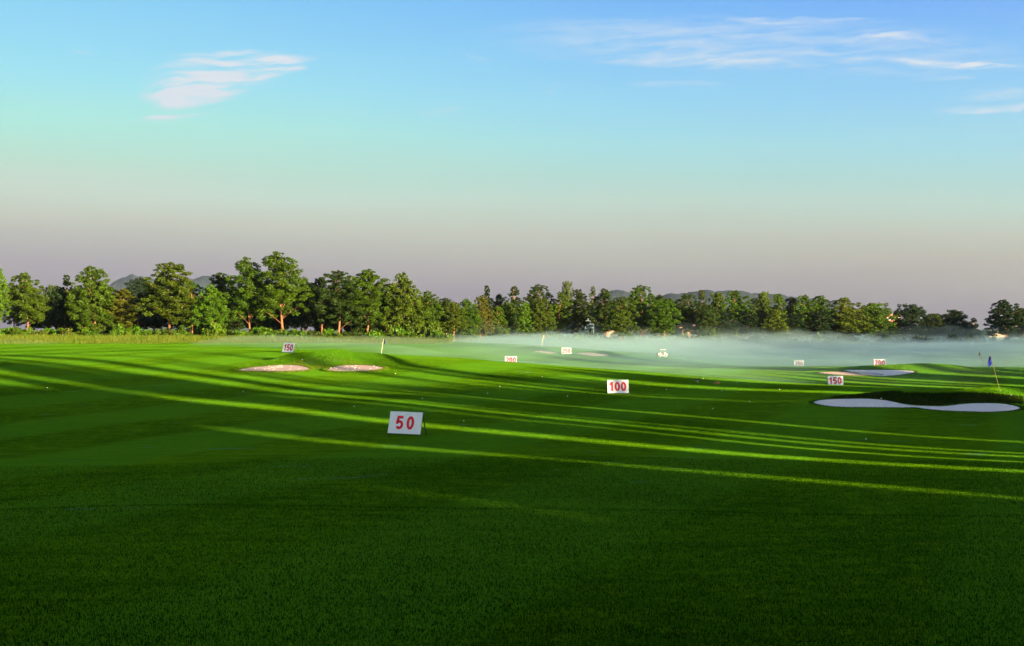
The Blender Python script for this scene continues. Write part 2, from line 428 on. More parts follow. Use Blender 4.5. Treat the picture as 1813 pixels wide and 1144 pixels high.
# ------------------------------------------------------------ trees
def leaf_cloud(centres, radii, n_each, size, seed, squash=.85, out_bias=.6):
    """many small leaf faces spread through clumps; returns verts, faces"""
    g = np.random.default_rng(seed)
    P = []; N = []
    for (c, r) in zip(centres, radii):
        k = max(12, int(n_each * (r / np.mean(radii)) ** 2))
        d = g.normal(size=(k, 3)); d /= np.linalg.norm(d, axis=1)[:, None]
        rr = r * (g.uniform(.25, 1.0, k) ** .45)
        rr *= 1 + .28 * g.normal(size=k) * .5
        p = np.array(c) + d * rr[:, None] * np.array([1, 1, squash])
        nn = d * out_bias + g.normal(size=(k, 3)) * .55
        P.append(p); N.append(nn)
    P = np.concatenate(P); N = np.concatenate(N)
    N /= np.linalg.norm(N, axis=1)[:, None]
    k = len(P)
    a = np.cross(N, g.normal(size=(k, 3))); a /= np.linalg.norm(a, axis=1)[:, None]
    b = np.cross(N, a)
    s = size * g.uniform(.6, 1.35, k)[:, None]
    V = np.stack([P - a * s, P - b * s * .55, P + a * s, P + b * s * .55], 1).reshape(-1, 3)
    F = np.arange(4 * k).reshape(-1, 4)
    return V, F
def tree_meshes(seed, H=16.0, Rr=3.4, base=.24, shape='ovate', leaves=110, leaf=.26, clumps=70, open_=0.0, lean=0.0):
    """a eucalyptus-like tree: tapered trunk with limbs, crown of many clumps"""
    g = random.Random(seed)
    # trunk path
    pts = []; 
    a0 = g.uniform(0, 6.28)
    for i in range(9):
        t = i / 8
        off = .35 * math.sin(t * 3 + a0) + lean * t * t * H
        pts.append(Vector((off, .25 * math.sin(t * 4 + a0 * 2), H * .93 * t)))
    def trunk_at(t):
        t = max(0, min(.999, t)) * 8; i = int(t); return pts[i].lerp(pts[i + 1], t - i)
    mb = MB()
    def limb(pp, rads, n=7):
        rings = []
        for q, (p, r) in enumerate(zip(pp, rads)):
            d = (pp[min(q + 1, len(pp) - 1)] - pp[max(q - 1, 0)]).normalized()
            u = d.cross(Vector((.3, .9, .1))).normalized(); w = d.cross(u)
            rings.append([mb.bm.verts.new(p + (u * math.cos(6.2832 * k / n) + w * math.sin(6.2832 * k / n)) * r) for k in range(n)])
        for A, B in zip(rings, rings[1:]):
            for k in range(n): mb.bm.faces.new((A[k], A[(k + 1) % n], B[(k + 1) % n], B[k]))
        mb.bm.faces.new(rings[-1])
    r0 = .0075 * H + .02
    limb([p - Vector((0, 0, .3 if i == 0 else 0)) for i, p in enumerate(pts)], [r0 * (1.35 if i == 0 else 1) * (1 - .85 * i / 8) for i in range(9)])
    centres, radii = [], []
    def env(t):   # crown radius against height fraction within the crown
        if shape == 'ovate': return min(1, .62 + t * 1.9) * max(.03, 1 - max(0, (t - .20) / .82) ** 1.8) ** .72
        if shape == 'column': return min(1, (t * 5 + .35)) * max(0.0, 1 - t ** 3.0) ** .6
        if shape == 'hedge': return max(0.0, 1 - t ** 9.0) ** .5
        if shape == 'cone': return max(.12, 1 - t) ** .7 * min(1, t * 4 + .5)
        return math.sqrt(max(0.02, 1 - (2 * t - 1) ** 2))
    def clump(c, cr, branch):
        centres.append(tuple(c)); radii.append(cr)
        if branch:
            c = Vector(c); hh = c.z / H
            st = trunk_at(max(.1, hh - .14)); mid = st.lerp(c, .5) + Vector((0, 0, .25))
            limb([st, mid, c], [r0 * .28, r0 * .18, r0 * .08], 5)
    if shape == 'hedge':
        for i in range(clumps):
            t = (i + g.random()) / clumps
            hh = base + (1 - base) * t * .97
            e = env(t) * Rr * g.uniform(.70, 1.22)
            cr = (.24 + .24 * g.random()) * Rr * (.60 + .45 * env(t))
            rho = max(0, e - cr * .8) * (g.random() ** .42); ang = i * 2.399 + g.uniform(-.5, .5)
            tk = trunk_at(hh); clump((tk.x + math.cos(ang) * rho, math.sin(ang) * rho, H * hh - cr * .5), cr, False)
    else:
        # domes stacked up and around the stem, as gum trees carry their foliage
        nl = 9 if shape in ('column', 'cone') else 11
        domes = [(0, 0, 1 - .16 * (1 - base), .42 * Rr * max(.5, env(.8)), 1.5)]
        for q in range(4): domes.append((g.uniform(-.1, .1) * Rr, g.uniform(-.1, .1) * Rr, base + (1 - base) * (.16 + .2 * q), .46 * Rr * env(.1 + .22 * q), 1.5))
        for q in range(nl):
            t = (q + .35 + .3 * g.random()) / nl * .86
            ang = q * 2.4 + g.uniform(-.5, .5); e = env(t) * Rr
            rr = e * g.uniform(.40, .56); off = max(0, e - rr * .9) * g.uniform(.75, 1.15)
            domes.append((math.cos(ang) * off, math.sin(ang) * off, base + (1 - base) * (t * .9 + .06), rr, g.uniform(1.5, 2.1)))
        for q, (ox, oy, hh, rr, sz_) in enumerate(domes):
            tk = trunk_at(hh); nc = max(5, int(clumps / (nl + 1) * 1.6))
            for i in range(nc):
                z = 1 - (i + .5) / nc * 1.75
                a2 = i * 2.399 + q; w = math.sqrt(max(.02, 1 - z * z)) * rr * .78
                if open_ and g.random() < open_: continue
                cz = H * hh + z * rr * sz_ * .8
                cz = min(cz, H - rr * .22)
                clump((tk.x + ox + math.cos(a2) * w, oy + math.sin(a2) * w, cz), rr * g.uniform(.26, .46), i == nc // 2)
    bmesh.ops.recalc_face_normals(mb.bm, faces=mb.bm.faces[:])
    tm = bpy.data.meshes.new('trunk'); mb.bm.to_mesh(tm); mb.bm.free(); tm.materials.append(M_BARK)
    V, F = leaf_cloud(centres, radii, leaves, leaf, seed + 100)
    cm = np_mesh('crown', V, F); cm.materials.append(M_LEAF)
    return tm, cm, H, Rr
KINDS = {
    'tall': [tree_meshes(s, 16, 3.5, .20, 'ovate', 125, .135, 84, .04) for s in (1, 2, 3, 21)],
    'full': [tree_meshes(s, 14, 3.6, .04, 'ovate', 125, .135, 92, .0) for s in (4, 5, 22)],
    'open': [tree_meshes(s, 18, 4.0, .24, 'ovate', 125, .135, 90, .08) for s in (6, 7)],
    'slim': [tree_meshes(s, 15, 2.6, .14, 'ovate', 110, .13, 80, .03) for s in (8, 9, 23)],
    'cone': [tree_meshes(s, 14, 3.0, .12, 'cone', 110, .13, 80, .04) for s in (10, 11)],
    'round': [tree_meshes(s, 11, 4.0, .16, 'round', 125, .135, 84, .04) for s in (12, 13)],
}
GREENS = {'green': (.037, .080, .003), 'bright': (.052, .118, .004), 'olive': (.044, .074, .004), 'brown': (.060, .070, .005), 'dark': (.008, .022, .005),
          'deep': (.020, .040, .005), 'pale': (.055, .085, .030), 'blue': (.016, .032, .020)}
TREECNT = 0
def tree(px, top, hw, d, kind, tone, label, group, zbase=None, lean=0):
    """px, top: photo position of the crown's centre line and top; d: its distance"""
    global TREECNT
    TREECNT += 1
    if px > 1480: top -= 7
    p = at(px, d)
    H = (HOR - top) / FPX * d + CAM_H - p.z
    tm, cm, h0, r0 = KINDS[kind][TREECNT % len(KINDS[kind])]
    root = empty('eucalyptus_tree', p, random.uniform(0, 6.28), label, 'tree', group)
    sxy = hw / FPX * d / r0 * (1.05 if px > 800 else 1.0) * (1.42 if kind in ('full', 'open', 'round') else 1.52); sz = H / h0
    root.scale = (sxy, sxy, sz)
    if lean: root.rotation_euler = (0, R(lean), 0)
    for nm, me in (('trunk', tm), ('crown', cm)):
        o = bpy.data.objects.new(nm, me); COL.objects.link(o); o.parent = root
        if nm == 'crown':
            c = GREENS[tone]; k = random.uniform(.88, 1.12)
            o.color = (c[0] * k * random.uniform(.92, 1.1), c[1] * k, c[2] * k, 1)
    return root
exec_trees = [
 # px, top, hw, dist, kind, tone, label
 (-6, 464, 17, 296, 'tall', 'bright', 'bright green tree cut off by the left border of the photo'),
 (22, 497, 20, 335, 'tall', 'pale', 'pale distant crown just left of the olive tree with a leaning bare orange trunk'),
 (45, 475, 28, 300, 'tall', 'olive', 'olive tree with a thin bare orange trunk, second tree from the left edge'),
 (88, 506, 17, 345, 'round', 'pale', 'small pale tree far back, seen left of the dark spiky tree'),
 (104, 500, 18, 325, 'tall', 'dark', 'dark shaded tree tucked beneath the spiky double top'),
 (118, 477, 19, 312, 'cone', 'dark', 'dark spiky tree with a double pointed top, left of the dense broad green tree'),
 (163, 461, 34, 296, 'full', 'green', 'dense broad green tree with foliage down to the ground, left part of the grove'),
 (214, 503, 21, 298, 'slim', 'brown', 'short yellow-brown tree in front of the bluish dark one, left of the tall olive tree'),
 (243, 484, 26, 330, 'tall', 'blue', 'bluish dark tree behind, below the distant hill on the left'),
 (301, 455, 38, 294, 'tall', 'olive', 'tall olive tree with a straight red-brown trunk, left of the bright green pair'),
 (341, 488, 20, 310, 'slim', 'bright', 'slender bright green tree touching the right side of the tall olive tree'),
 (374, 496, 24, 293, 'full', 'bright', 'bright narrow tree with leaves to the ground, in front of a domed dark one'),
 (393, 474, 32, 318, 'full', 'deep', 'domed dark green tree behind the bright narrow one'),
 (440, 447, 30, 296, 'open', 'green', 'tall tree with two orange trunks bared to half height, left of the tallest tree'),
 (464, 492, 22, 325, 'tall', 'deep', 'half-hidden tree with a forked pale trunk between the two tallest trees'),
 (497, 437, 42, 294, 'open', 'green', 'tallest and broadest tree of the whole grove, above the 150 board on the left'),
 (540, 484, 20, 322, 'slim', 'dark', 'dark narrow tree directly right of the tallest tree'),
 (566, 482, 20, 305, 'slim', 'dark', 'dark tree forming the left shoulder of the rounded dark tree'),
 (598, 471, 34, 300, 'tall', 'deep', 'rounded dark green tree right of the dip in the grove'),
 (622, 481, 18, 326, 'tall', 'green', 'tree wedged behind and between two rounded crowns, green with a flat top'),
 (650, 468, 33, 302, 'tall', 'green', 'sunlit green tree with an orange trunk streak, left of the olive leaning one'),
 (679, 494, 22, 312, 'tall', 'brown', 'brownish tree with a curved leaning trunk between two taller sunlit crowns'),
 (713, 474, 28, 304, 'full', 'olive', 'olive sunlit tree with a knobbly top, last tall one before the grove steps down'),
 (757, 508, 24, 308, 'full', 'green', 'medium green rounded tree where the grove steps down, above the left flag'),
 (791, 522, 18, 325, 'tall', 'deep', 'low dark tree at the right end of the near grove'),
 (803, 530, 17, 318, 'tall', 'olive', 'low olive tree with thin stems standing in mist at the near grove end'),
 (827, 523, 19, 330, 'full', 'green', 'round green tree left of the golden brown one, rising from mist'),
 (853, 516, 16, 345, 'full', 'brown', 'golden brown tree left of the blue roof'),
 (863, 497, 13, 372, 'cone', 'dark', 'tall dark pointed tree behind the golden brown one'),
 (885, 515, 14, 378, 'tall', 'blue', 'greyish tree above the blue roof'),
 (879, 536, 12, 350, 'slim', 'green', 'small green tree growing before the blue roofed house'),
 (911, 498, 19, 372, 'cone', 'deep', 'pointed green tree with a pale straight trunk right of the blue roof'),
 (897, 528, 13, 356, 'tall', 'green', 'short green tree left of the pale straight trunk'),
 (930, 527, 11, 350, 'slim', 'bright', 'thin bright green tree leafy to the ground, above the left 200 board'),
 (953, 497, 22, 376, 'tall', 'deep', 'domed tree behind the olive one, above the orange flag'),
 (957, 522, 17, 352, 'tall', 'olive', 'olive tree with a thin bare stem above the orange flag'),
 (990, 508, 15, 372, 'slim', 'green', 'green narrow tree left of the grey shed'),
 (1004, 499, 9, 392, 'round', 'pale', 'small airy round treetop above the grey shed'),
 (1024, 502, 15, 374, 'slim', 'deep', 'dark narrow tree directly above the white walled house'),
 (1050, 498, 12, 388, 'cone', 'pale', 'pale pointed treetop above the white walled house'),
 (1073, 502, 18, 372, 'slim', 'deep', 'dark green double-headed tree right of the white walled house'),
 (1101, 519, 21, 356, 'tall', 'olive', 'olive brown tree with an orange trunk in front of the sunlit wall'),
 (1134, 498, 23, 378, 'tall', 'green', 'tallest tree in the middle of the far row, with a broad split top'),
 (1164, 514, 13, 385, 'slim', 'deep', 'knobbly narrow treetop right of the tallest middle tree'),
 (1176, 522, 20, 368, 'tall', 'green', 'green tree with leaves hanging low above the mower'),
 (1187, 530, 14, 400, 'round', 'deep', 'low round treetop against the far hill, left of the twin dark trees'),
 (1216, 514, 20, 392, 'tall', 'deep', 'rounded tree left of the taller pointed one before the hill'),
 (1243, 505, 17, 398, 'cone', 'deep', 'pointed tree breaking the hill line right of the middle'),
 (1252, 540, 18, 385, 'round', 'deep', 'low dark rounded tree under the pointed one'),
 (1271, 519, 12, 408, 'round', 'olive', 'small olive round crown before the hill'),
 (1303, 508, 22, 396, 'tall', 'green', 'broad green tree standing above the hill, left of the small flat-topped one'),
 (1280, 548, 19, 388, 'tall', 'dark', 'black-green filler tree low in the far row, under the small olive crown'),
 (1325, 545, 18, 392, 'tall', 'dark', 'very dark tree low in the row, right of the broad green one'),
 (1338, 522, 13, 410, 'tall', 'deep', 'thin tree beside the small flat-topped one'),
 (1352, 517, 12, 416, 'round', 'olive', 'small flat-topped olive crown on a bare stem before the hill'),
 (1378, 512, 14, 406, 'slim', 'green', 'green upright tree at the end of the near hill line'),
 (1370, 543, 20, 392, 'full', 'olive', 'low sunlit olive tree before darker ones, left of the right 250 board'),
 (1404, 521, 15, 412, 'tall', 'deep', 'dark olive tree left of the twin-headed green tree'),
 (1426, 516, 18, 408, 'tall', 'green', 'green tree with a wavy top above the right 250 board'),
 (1450, 514, 20, 412, 'slim', 'green', 'upright tree right of the wavy-topped one, last before the bluish gap'),
 (1400, 552, 20, 400, 'tall', 'dark', 'dark low filler tree standing left of the right 250 board'),
 (1452, 546, 20, 404, 'tall', 'dark', 'dark low tree with a pale stem beneath the last tall green ones'),
 (1497, 528, 28, 410, 'tall', 'olive', 'broad airy tree left of the pinkish roof'),
 (1478, 552, 15, 425, 'tall', 'dark', 'dim tree behind the left foot of the broad airy one'),
 (1548, 544, 27, 415, 'round', 'green', 'domed sunlit tree above the right 200 board'),
 (1588, 551, 14, 440, 'cone', 'deep', 'small pointed tree right of the red apartment block'),
 (1612, 546, 23, 425, 'round', 'dark', 'dark round tree right of the small pointed one'),
 (1655, 563, 22, 440, 'round', 'deep', 'low spreading green tree in the far right row'),
 (1690, 556, 19, 440, 'round', 'dark', 'dark ball-shaped tree in the far right row'),
 (1724, 565, 13, 450, 'cone', 'dark', 'small dark pointed tree at the open gap on the right'),
 (1708, 578, 14, 446, 'round', 'dark', 'low dark tree filling between the ball-shaped and the small pointed one'),
 (1777, 532, 25, 412, 'tall', 'dark', 'tall dark airy tree standing alone near the right edge'),
 (1806, 547, 22, 420, 'tall', 'deep', 'green tree at the right border of the photo'),
 (1570, 575, 18, 432, 'round', 'dark', 'low dark tree beside the domed sunlit one'),
 (1636, 580, 16, 442, 'round', 'dark', 'low bushy tree between the dark round and the low spreading one'),
]
GT = 'eucalyptus trees along the far edge of the range'
for a in exec_trees:
    tree(*a, GT, lean=(9 if 'curved leaning' in a[6] else 0))
# darker trees behind, filling the depth of both groves
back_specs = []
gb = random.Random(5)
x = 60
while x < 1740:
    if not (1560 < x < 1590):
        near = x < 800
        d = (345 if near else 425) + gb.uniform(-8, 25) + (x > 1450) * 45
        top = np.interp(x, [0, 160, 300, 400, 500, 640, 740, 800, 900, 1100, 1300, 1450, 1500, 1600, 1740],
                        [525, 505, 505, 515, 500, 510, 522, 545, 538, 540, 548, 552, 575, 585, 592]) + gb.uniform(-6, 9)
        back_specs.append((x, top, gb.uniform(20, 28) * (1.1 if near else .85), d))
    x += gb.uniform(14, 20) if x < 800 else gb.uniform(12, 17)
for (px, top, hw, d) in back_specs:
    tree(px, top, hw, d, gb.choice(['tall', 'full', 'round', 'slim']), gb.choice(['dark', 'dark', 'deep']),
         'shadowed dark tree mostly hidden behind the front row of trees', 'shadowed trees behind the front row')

# ------------------------------------------------------------ shrubs at the foot of the grove
def shrub_mesh(seed, r=1.0):
    g = random.Random(seed)
    cs = []; rs = []
    for i in range(16):
        a = g.uniform(0, 6.28); q = g.random() ** .5
        cs.append((math.cos(a) * q * r, math.sin(a) * q * r, g.uniform(.25, 1.0) * r * (1.15 - .6 * q))); rs.append(g.uniform(.25, .42) * r)
    V, F = leaf_cloud(cs, rs, 70, .13, seed)
    V[:, 2] = np.maximum(V[:, 2], -.05)
    me = np_mesh('shrub', V, F); me.materials.append(M_LEAF); return me
SHR = [shrub_mesh(40 + i) for i in range(5)]
gs = random.Random(9)
shrub_tones = ['bright', 'green', 'olive', 'green', 'bright', 'deep']
def shrub(px, d, s, sz, tone, label, group):
    p = at(px, d)
    o = bpy.data.objects.new('shrub', gs.choice(SHR)); COL.objects.link(o)
    o.location = p; o.scale = (s, s, sz * 1.55); o.rotation_euler = (0, 0, gs.uniform(0, 6))
    c = GREENS[tone]; o.color = (*[v * gs.uniform(.9, 1.2) for v in c], 1)
    tag(o, label, 'shrub', group)
for px, d, s, sz, tone, lb in [
    (215, 290, 2.4, 1.7, 'bright', 'vivid green shrub under the short yellow-brown tree'),
    (232, 289, 1.7, 1.3, 'bright', 'smaller vivid green shrub right of the large one under the yellow-brown tree'),
    (378, 288, 2.6, 2.0, 'bright', 'big vivid green shrub under the narrow bright green tree'),
    (320, 290, 2.2, 1.6, 'green', 'green shrub right of the straight red-brown trunk'),
    (470, 289, 2.9, 1.5, 'green', 'wide green shrub between the two orange trunks'),
    (520, 289, 2.3, 1.5, 'green', 'green shrub right of the tallest tree, above the left 150 board'),
    (665, 290, 2.4, 1.5, 'bright', 'vivid green shrub near the curved leaning trunk'),
    (705, 291, 2.8, 1.6, 'bright', 'broad vivid green shrub behind the left flag'),
    (745, 293, 2.6, 1.8, 'olive', 'olive brown shrub at the right end of the near grove'),
    (770, 296, 2.2, 2.2, 'olive', 'tall misty olive shrub that closes the near grove')]:
    shrub(px, d, s, sz, tone, lb, 'shrubs at the foot of the grove')
x = -5
while x < 790:
    shrub(x, 290 + gs.uniform(-4, 6), gs.uniform(1.3, 2.4), gs.uniform(.7, 1.6), gs.choice(shrub_tones), 'low scrubby bush in the undergrowth beneath the left trees', 'undergrowth bushes beneath the left trees')
    x += gs.uniform(7, 12)
x = 800
while x < 1813:
    dd = np.interp(x, [800, 1000, 1300, 1500, 1813], [345, 350, 380, 395, 405])
    shrub(x, dd + gs.uniform(-4, 8), gs.uniform(1.5, 3.2), gs.uniform(1.0, 2.6), gs.choice(['deep', 'green', 'dark', 'deep', 'olive', 'blue']), 'dim bush half lost in mist below the far trees', 'misty bushes below the far trees')
    x += gs.uniform(13, 24)

# ------------------------------------------------------------ tall grass
def blades(name, pts, hmin, hmax, w, mat, seed, spread=.25, hf=None):
    g = np.random.default_rng(seed)
    pts = np.asarray(pts); k = len(pts)
    h = g.uniform(hmin, hmax, k) * (1 if hf is None else hf); a = g.uniform(0, 6.283, k)
    dx_ = np.cos(a) * w; dy_ = np.sin(a) * w
    ln = g.normal(size=(k, 2)) * spread * h[:, None]
    A = pts + np.stack([-dx_, -dy_, np.full(k, -.05)], 1); B = pts + np.stack([dx_, dy_, np.full(k, -.05)], 1)
    T = pts + np.stack([ln[:, 0], ln[:, 1], h], 1)
    V = np.stack([A, B, T], 1).reshape(-1, 3)
    return link_mesh(name, np_mesh(name, V, np.arange(3 * k).reshape(-1, 3)), mat)
def grass_mat(name, c1, c2, streak=None):
    m, t, out = mat_new(name)
    geo = t.node('ShaderNodeNewGeometry')
    vec = geo.outputs['Position']
    if streak:
        mp = t.node('ShaderNodeVectorMath', operation='MULTIPLY'); t.l.new(vec, mp.inputs[0]); mp.inputs[1].default_value = (streak[0] / .25, streak[1] / .25, 1); vec = mp.outputs[0]
    n = t.noise(vec, .25, 4, .65); n2 = t.noise(geo.outputs['Position'], 4, 3, .65)
    c = t.mix(t.smooth(n.outputs[0], .35, .65), c1, c2)
    v = t.node('ShaderNodeVectorMath', operation='SCALE'); t.l.new(c, v.inputs[0]); t.l.new(t.m('ADD', n2.outputs[0], .5), v.inputs['Scale'])
    df = t.node('ShaderNodeBsdfDiffuse'); t.l.new(v.outputs[0], df.inputs[0]); tr = t.node('ShaderNodeBsdfTranslucent'); t.l.new(v.outputs[0], tr.inputs[0])
    mx = t.node('ShaderNodeMixShader'); mx.inputs[0].default_value = .3; t.l.new(df.outputs[0], mx.inputs[1]); t.l.new(tr.outputs[0], mx.inputs[2])
    t.l.new(mx.outputs[0], out.inputs[0]); return m
M_TALL = grass_mat('tall_grass', (.055, .105, .008, 1), (.100, .118, .020, 1))
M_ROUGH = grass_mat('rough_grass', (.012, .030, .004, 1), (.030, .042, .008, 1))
M_FRINGE = grass_mat('fringe_turf', (.035, .085, .003, 1), (.022, .060, .002, 1))
M_FAIR = grass_mat('fringe_grass', (.05, .12, .006, 1), (.09, .13, .012, 1))
k = 60000
px_ = rng.uniform(-60, 800, k); d_ = rng.uniform(0, 1, k)
near_ = np.interp(px_, [-60, 0, 300, 500, 800], [246, 250, 258, 270, 282])
dd_ = near_ - 8 + d_ * (311 - near_)
X_ = (px_ - 906.5) / FPX * dd_
o = blades('tall_grass', np.stack([X_, dd_, hgt(X_, dd_)], 1), .35, 1.3, .07, M_TALL, 3, hf=.25 + .75 * np.clip(d_ * 2.6, 0, 1)); tag(o, kind='stuff')
k = 26000
px_ = rng.uniform(780, 1840, k); base_ = np.interp(px_, [780, 1000, 1300, 1500, 1840], [325, 335, 360, 380, 392]); dd_ = base_ + rng.uniform(0, 40, k)
X_ = (px_ - 906.5) / FPX * dd_
o = blades('tall_grass', np.stack([X_, dd_, hgt(X_, dd_)], 1), .3, 1.0, .08, M_TALL, 4); tag(o, kind='stuff')

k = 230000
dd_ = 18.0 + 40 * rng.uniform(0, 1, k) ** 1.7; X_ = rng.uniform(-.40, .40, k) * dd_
o = blades('turf_blades', np.stack([X_, dd_, hgt(X_, dd_)], 1), .025, .065, .017, grass_mat('shade_darkened_blade', (.018, .055, .0006, 1), (.008, .029, .0003, 1), (.16, 1.1)), 6, .5); tag(o, kind='stuff')  # near turf texture; foreground shading is put into the dark blade colour
# ------------------------------------------------------------ sand bunkers
def bunker(poly, label, d0=18, lift=.07, mat=None):
    """poly: photo outline of the sand; laid onto the slope of the ground there"""
    B = [ground(px, py, d0) for px, py in poly]
    # refine the outline smoothly (Catmull-Rom)
    out = []; n = len(B)
    for i in range(n):
        p0, p1, p2, p3 = B[i - 1], B[i], B[(i + 1) % n], B[(i + 2) % n]
        for s in range(6):
            t = s / 6
            out.append(.5 * ((2 * p1) + (-p0 + p2) * t + (2 * p0 - 5 * p1 + 4 * p2 - p3) * t * t + (-p0 + 3 * p1 - 3 * p2 + p3) * t ** 3))
    c = sum(out, Vector()) / len(out)
    rings = 14; V = []; 
    for r in range(1, rings + 1):
        for p in out:
            q = c.lerp(p, r / rings)
            V.append((q.x, q.y, h1(q.x, q.y) + (lift if r < rings else -.05)))
    V.append((c.x, c.y, h1(c.x, c.y) + lift)); m_ = len(out)
    bm = bmesh.new(); vs = [bm.verts.new(v) for v in V]
    for r in range(rings - 1):
        for j in range(m_):
            bm.faces.new((vs[r * m_ + j], vs[(r + 1) * m_ + j], vs[(r + 1) * m_ + (j + 1) % m_], vs[r * m_ + (j + 1) % m_]))
    for j in range(m_): bm.faces.new((vs[j], vs[(j + 1) % m_], vs[-1]))
    bmesh.ops.recalc_face_normals(bm, faces=bm.faces[:])
    if sum(f.normal.z for f in bm.faces) < 0: bmesh.ops.reverse_faces(bm, faces=bm.faces[:])
    me = bpy.data.meshes.new('sand_bunker'); bm.to_mesh(me); bm.free()
    o = link_mesh('sand_bunker', me, mat or M_SAND_SUN, smooth=True)
    tag(o, label, 'bunker', 'sand bunkers on the range')
    return out
b1 = bunker([(418, 657), (440, 652), (470, 649), (500, 647), (530, 648), (550, 653), (545, 657), (510, 659), (460, 659)], 'sunlit pink sand bunker on the left side of the near left mound, dotted with balls', 80)
b2 = bunker([(576, 656), (592, 650), (620, 647), (655, 648), (682, 652), (668, 657), (630, 659), (596, 659)], 'sunlit pink sand bunker on the right side of the near left mound, dotted with balls', 80)
b3 = bunker([(1437, 713), (1470, 708), (1520, 707), (1570, 710), (1605, 717.5), (1645, 722.5), (1600, 722.5), (1540, 722), (1480, 721)], 'shaded grey-white sand bunker below the right 150 board with a warm lit strip', 60, mat=M_SAND_SHADE)
b4 = bunker([(1608, 720), (1660, 721), (1700, 717), (1740, 715), (1785, 717), (1809, 723), (1790, 728), (1740, 730), (1660, 727)], 'shaded grey-white sand bunker in the lower right, under the dark mound near the blue flag', 60, mat=M_SAND_SHADE)
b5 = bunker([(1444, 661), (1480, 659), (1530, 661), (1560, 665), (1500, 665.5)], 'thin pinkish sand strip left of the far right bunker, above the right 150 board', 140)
b6 = bunker([(1490, 656.5), (1540, 655.5), (1600, 656), (1622, 659), (1600, 664), (1560, 667), (1520, 663)], 'shaded pale bluish sand bunker below the right 200 board', 140, mat=M_SAND_SHADE)
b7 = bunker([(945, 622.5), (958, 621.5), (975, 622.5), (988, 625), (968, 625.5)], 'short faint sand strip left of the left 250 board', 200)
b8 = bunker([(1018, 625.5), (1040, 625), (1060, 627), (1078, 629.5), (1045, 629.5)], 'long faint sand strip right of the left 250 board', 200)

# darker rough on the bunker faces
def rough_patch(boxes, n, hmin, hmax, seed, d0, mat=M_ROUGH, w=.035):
    g = np.random.default_rng(seed); pts = []
    for (x0, x1, y0, y1, m_) in boxes:
        k = int(n * m_)
        X = g.uniform(x0, x1, k); Y = g.uniform(y0, y1, k)
        e = ((X - (x0 + x1) / 2) / ((x1 - x0) / 2)) ** 2 + ((Y - (y0 + y1) / 2) / ((y1 - y0) / 2)) ** 2
        keep = e < g.uniform(.7, 1.1, k); pts.append(np.stack([X[keep], Y[keep], hgt(X[keep], Y[keep])], 1))
    o = blades('rough_grass', np.concatenate(pts), hmin, hmax, w, mat, seed); tag(o, kind='stuff')
def in_poly(x, y, poly):
    c = False; n = len(poly)
    for i in range(n):
        a, b = poly[i], poly[i - 1]
        if (a.y > y) != (b.y > y) and x < (b.x - a.x) * (y - a.y) / (b.y - a.y) + a.x: c = not c
    return c
def rough_between(poly_px, n, seed, avoid, hmin=.06, hmax=.2, mat=M_ROUGH, d0=60, w=.03):
    """rough grass over the ground seen inside a photo outline, off the sand"""
    B = [ground(px, py, d0) for px, py in poly_px]
    g = np.random.default_rng(seed)
    x0, x1 = min(p.x for p in B), max(p.x for p in B); y0, y1 = min(p.y for p in B), max(p.y for p in B)
    pts = []
    while len(pts) < n:
        x, y = g.uniform(x0, x1), g.uniform(y0, y1)
        if in_poly(x, y, B) and not any(in_poly(x, y, a) for a in avoid): pts.append((x, y))
    P = np.array(pts)
    o = blades('rough_grass', np.stack([P[:, 0], P[:, 1], hgt(P[:, 0], P[:, 1])], 1), hmin, hmax, w, mat, seed); tag(o, kind='stuff')
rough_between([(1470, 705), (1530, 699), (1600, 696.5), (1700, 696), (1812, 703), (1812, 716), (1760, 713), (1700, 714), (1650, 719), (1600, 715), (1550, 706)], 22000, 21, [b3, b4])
rough_between([(1440, 707), (1470, 701), (1530, 698), (1600, 695), (1470, 706)], 2500, 22, [b3], mat=M_FAIR, hmax=.14)
def edge_grass(poly, n, seed, mat, hmin, hmax, out=.35, w=.03):
    g = np.random.default_rng(seed); P = []
    m_ = len(poly); c = sum(poly, Vector()) / m_
    L_ = [(poly[(i + 1) % m_] - poly[i]).length for i in range(m_)]; tot_ = sum(L_)
    for i in range(m_):
        a, b = poly[i], poly[(i + 1) % m_]
        for _ in range(int(n * L_[i] / tot_)):
            p = a.lerp(b, g.random()); o_ = (p - c).normalized() * g.uniform(-.12, out)
            P.append((p.x + o_.x, p.y + o_.y))
    P = np.array(P)
    o = blades('rough_grass', np.stack([P[:, 0], P[:, 1], hgt(P[:, 0], P[:, 1])], 1), hmin, hmax, w, mat, seed); tag(o, kind='stuff')
edge_grass(b1, 5000, 61, M_FAIR, .08, .22); edge_grass(b2, 5000, 62, M_FAIR, .08, .22)
edge_grass(b3, 3500, 63, M_FRINGE, .04, .10, .25); edge_grass(b4, 3500, 64, M_FRINGE, .04, .10, .25)
edge_grass(b5, 2500, 65, M_FAIR, .08, .2); edge_grass(b6, 4000, 66, M_FAIR, .08, .2)
rough_between([(470, 650), (520, 640), (560, 633), (600, 632), (650, 642), (695, 652), (650, 647), (600, 648), (560, 655), (530, 648)], 5000, 23, [b1, b2], mat=M_FAIR, hmin=.05, hmax=.12, d0=80)

# ------------------------------------------------------------ distance boards
def arc(cx, cy, rx, ry, a0, a1, n=14):
    return [(cx + rx * math.cos(R(a0 + (a1 - a0) * k / n)), cy + ry * math.sin(R(a0 + (a1 - a0) * k / n))) for k in range(n + 1)]
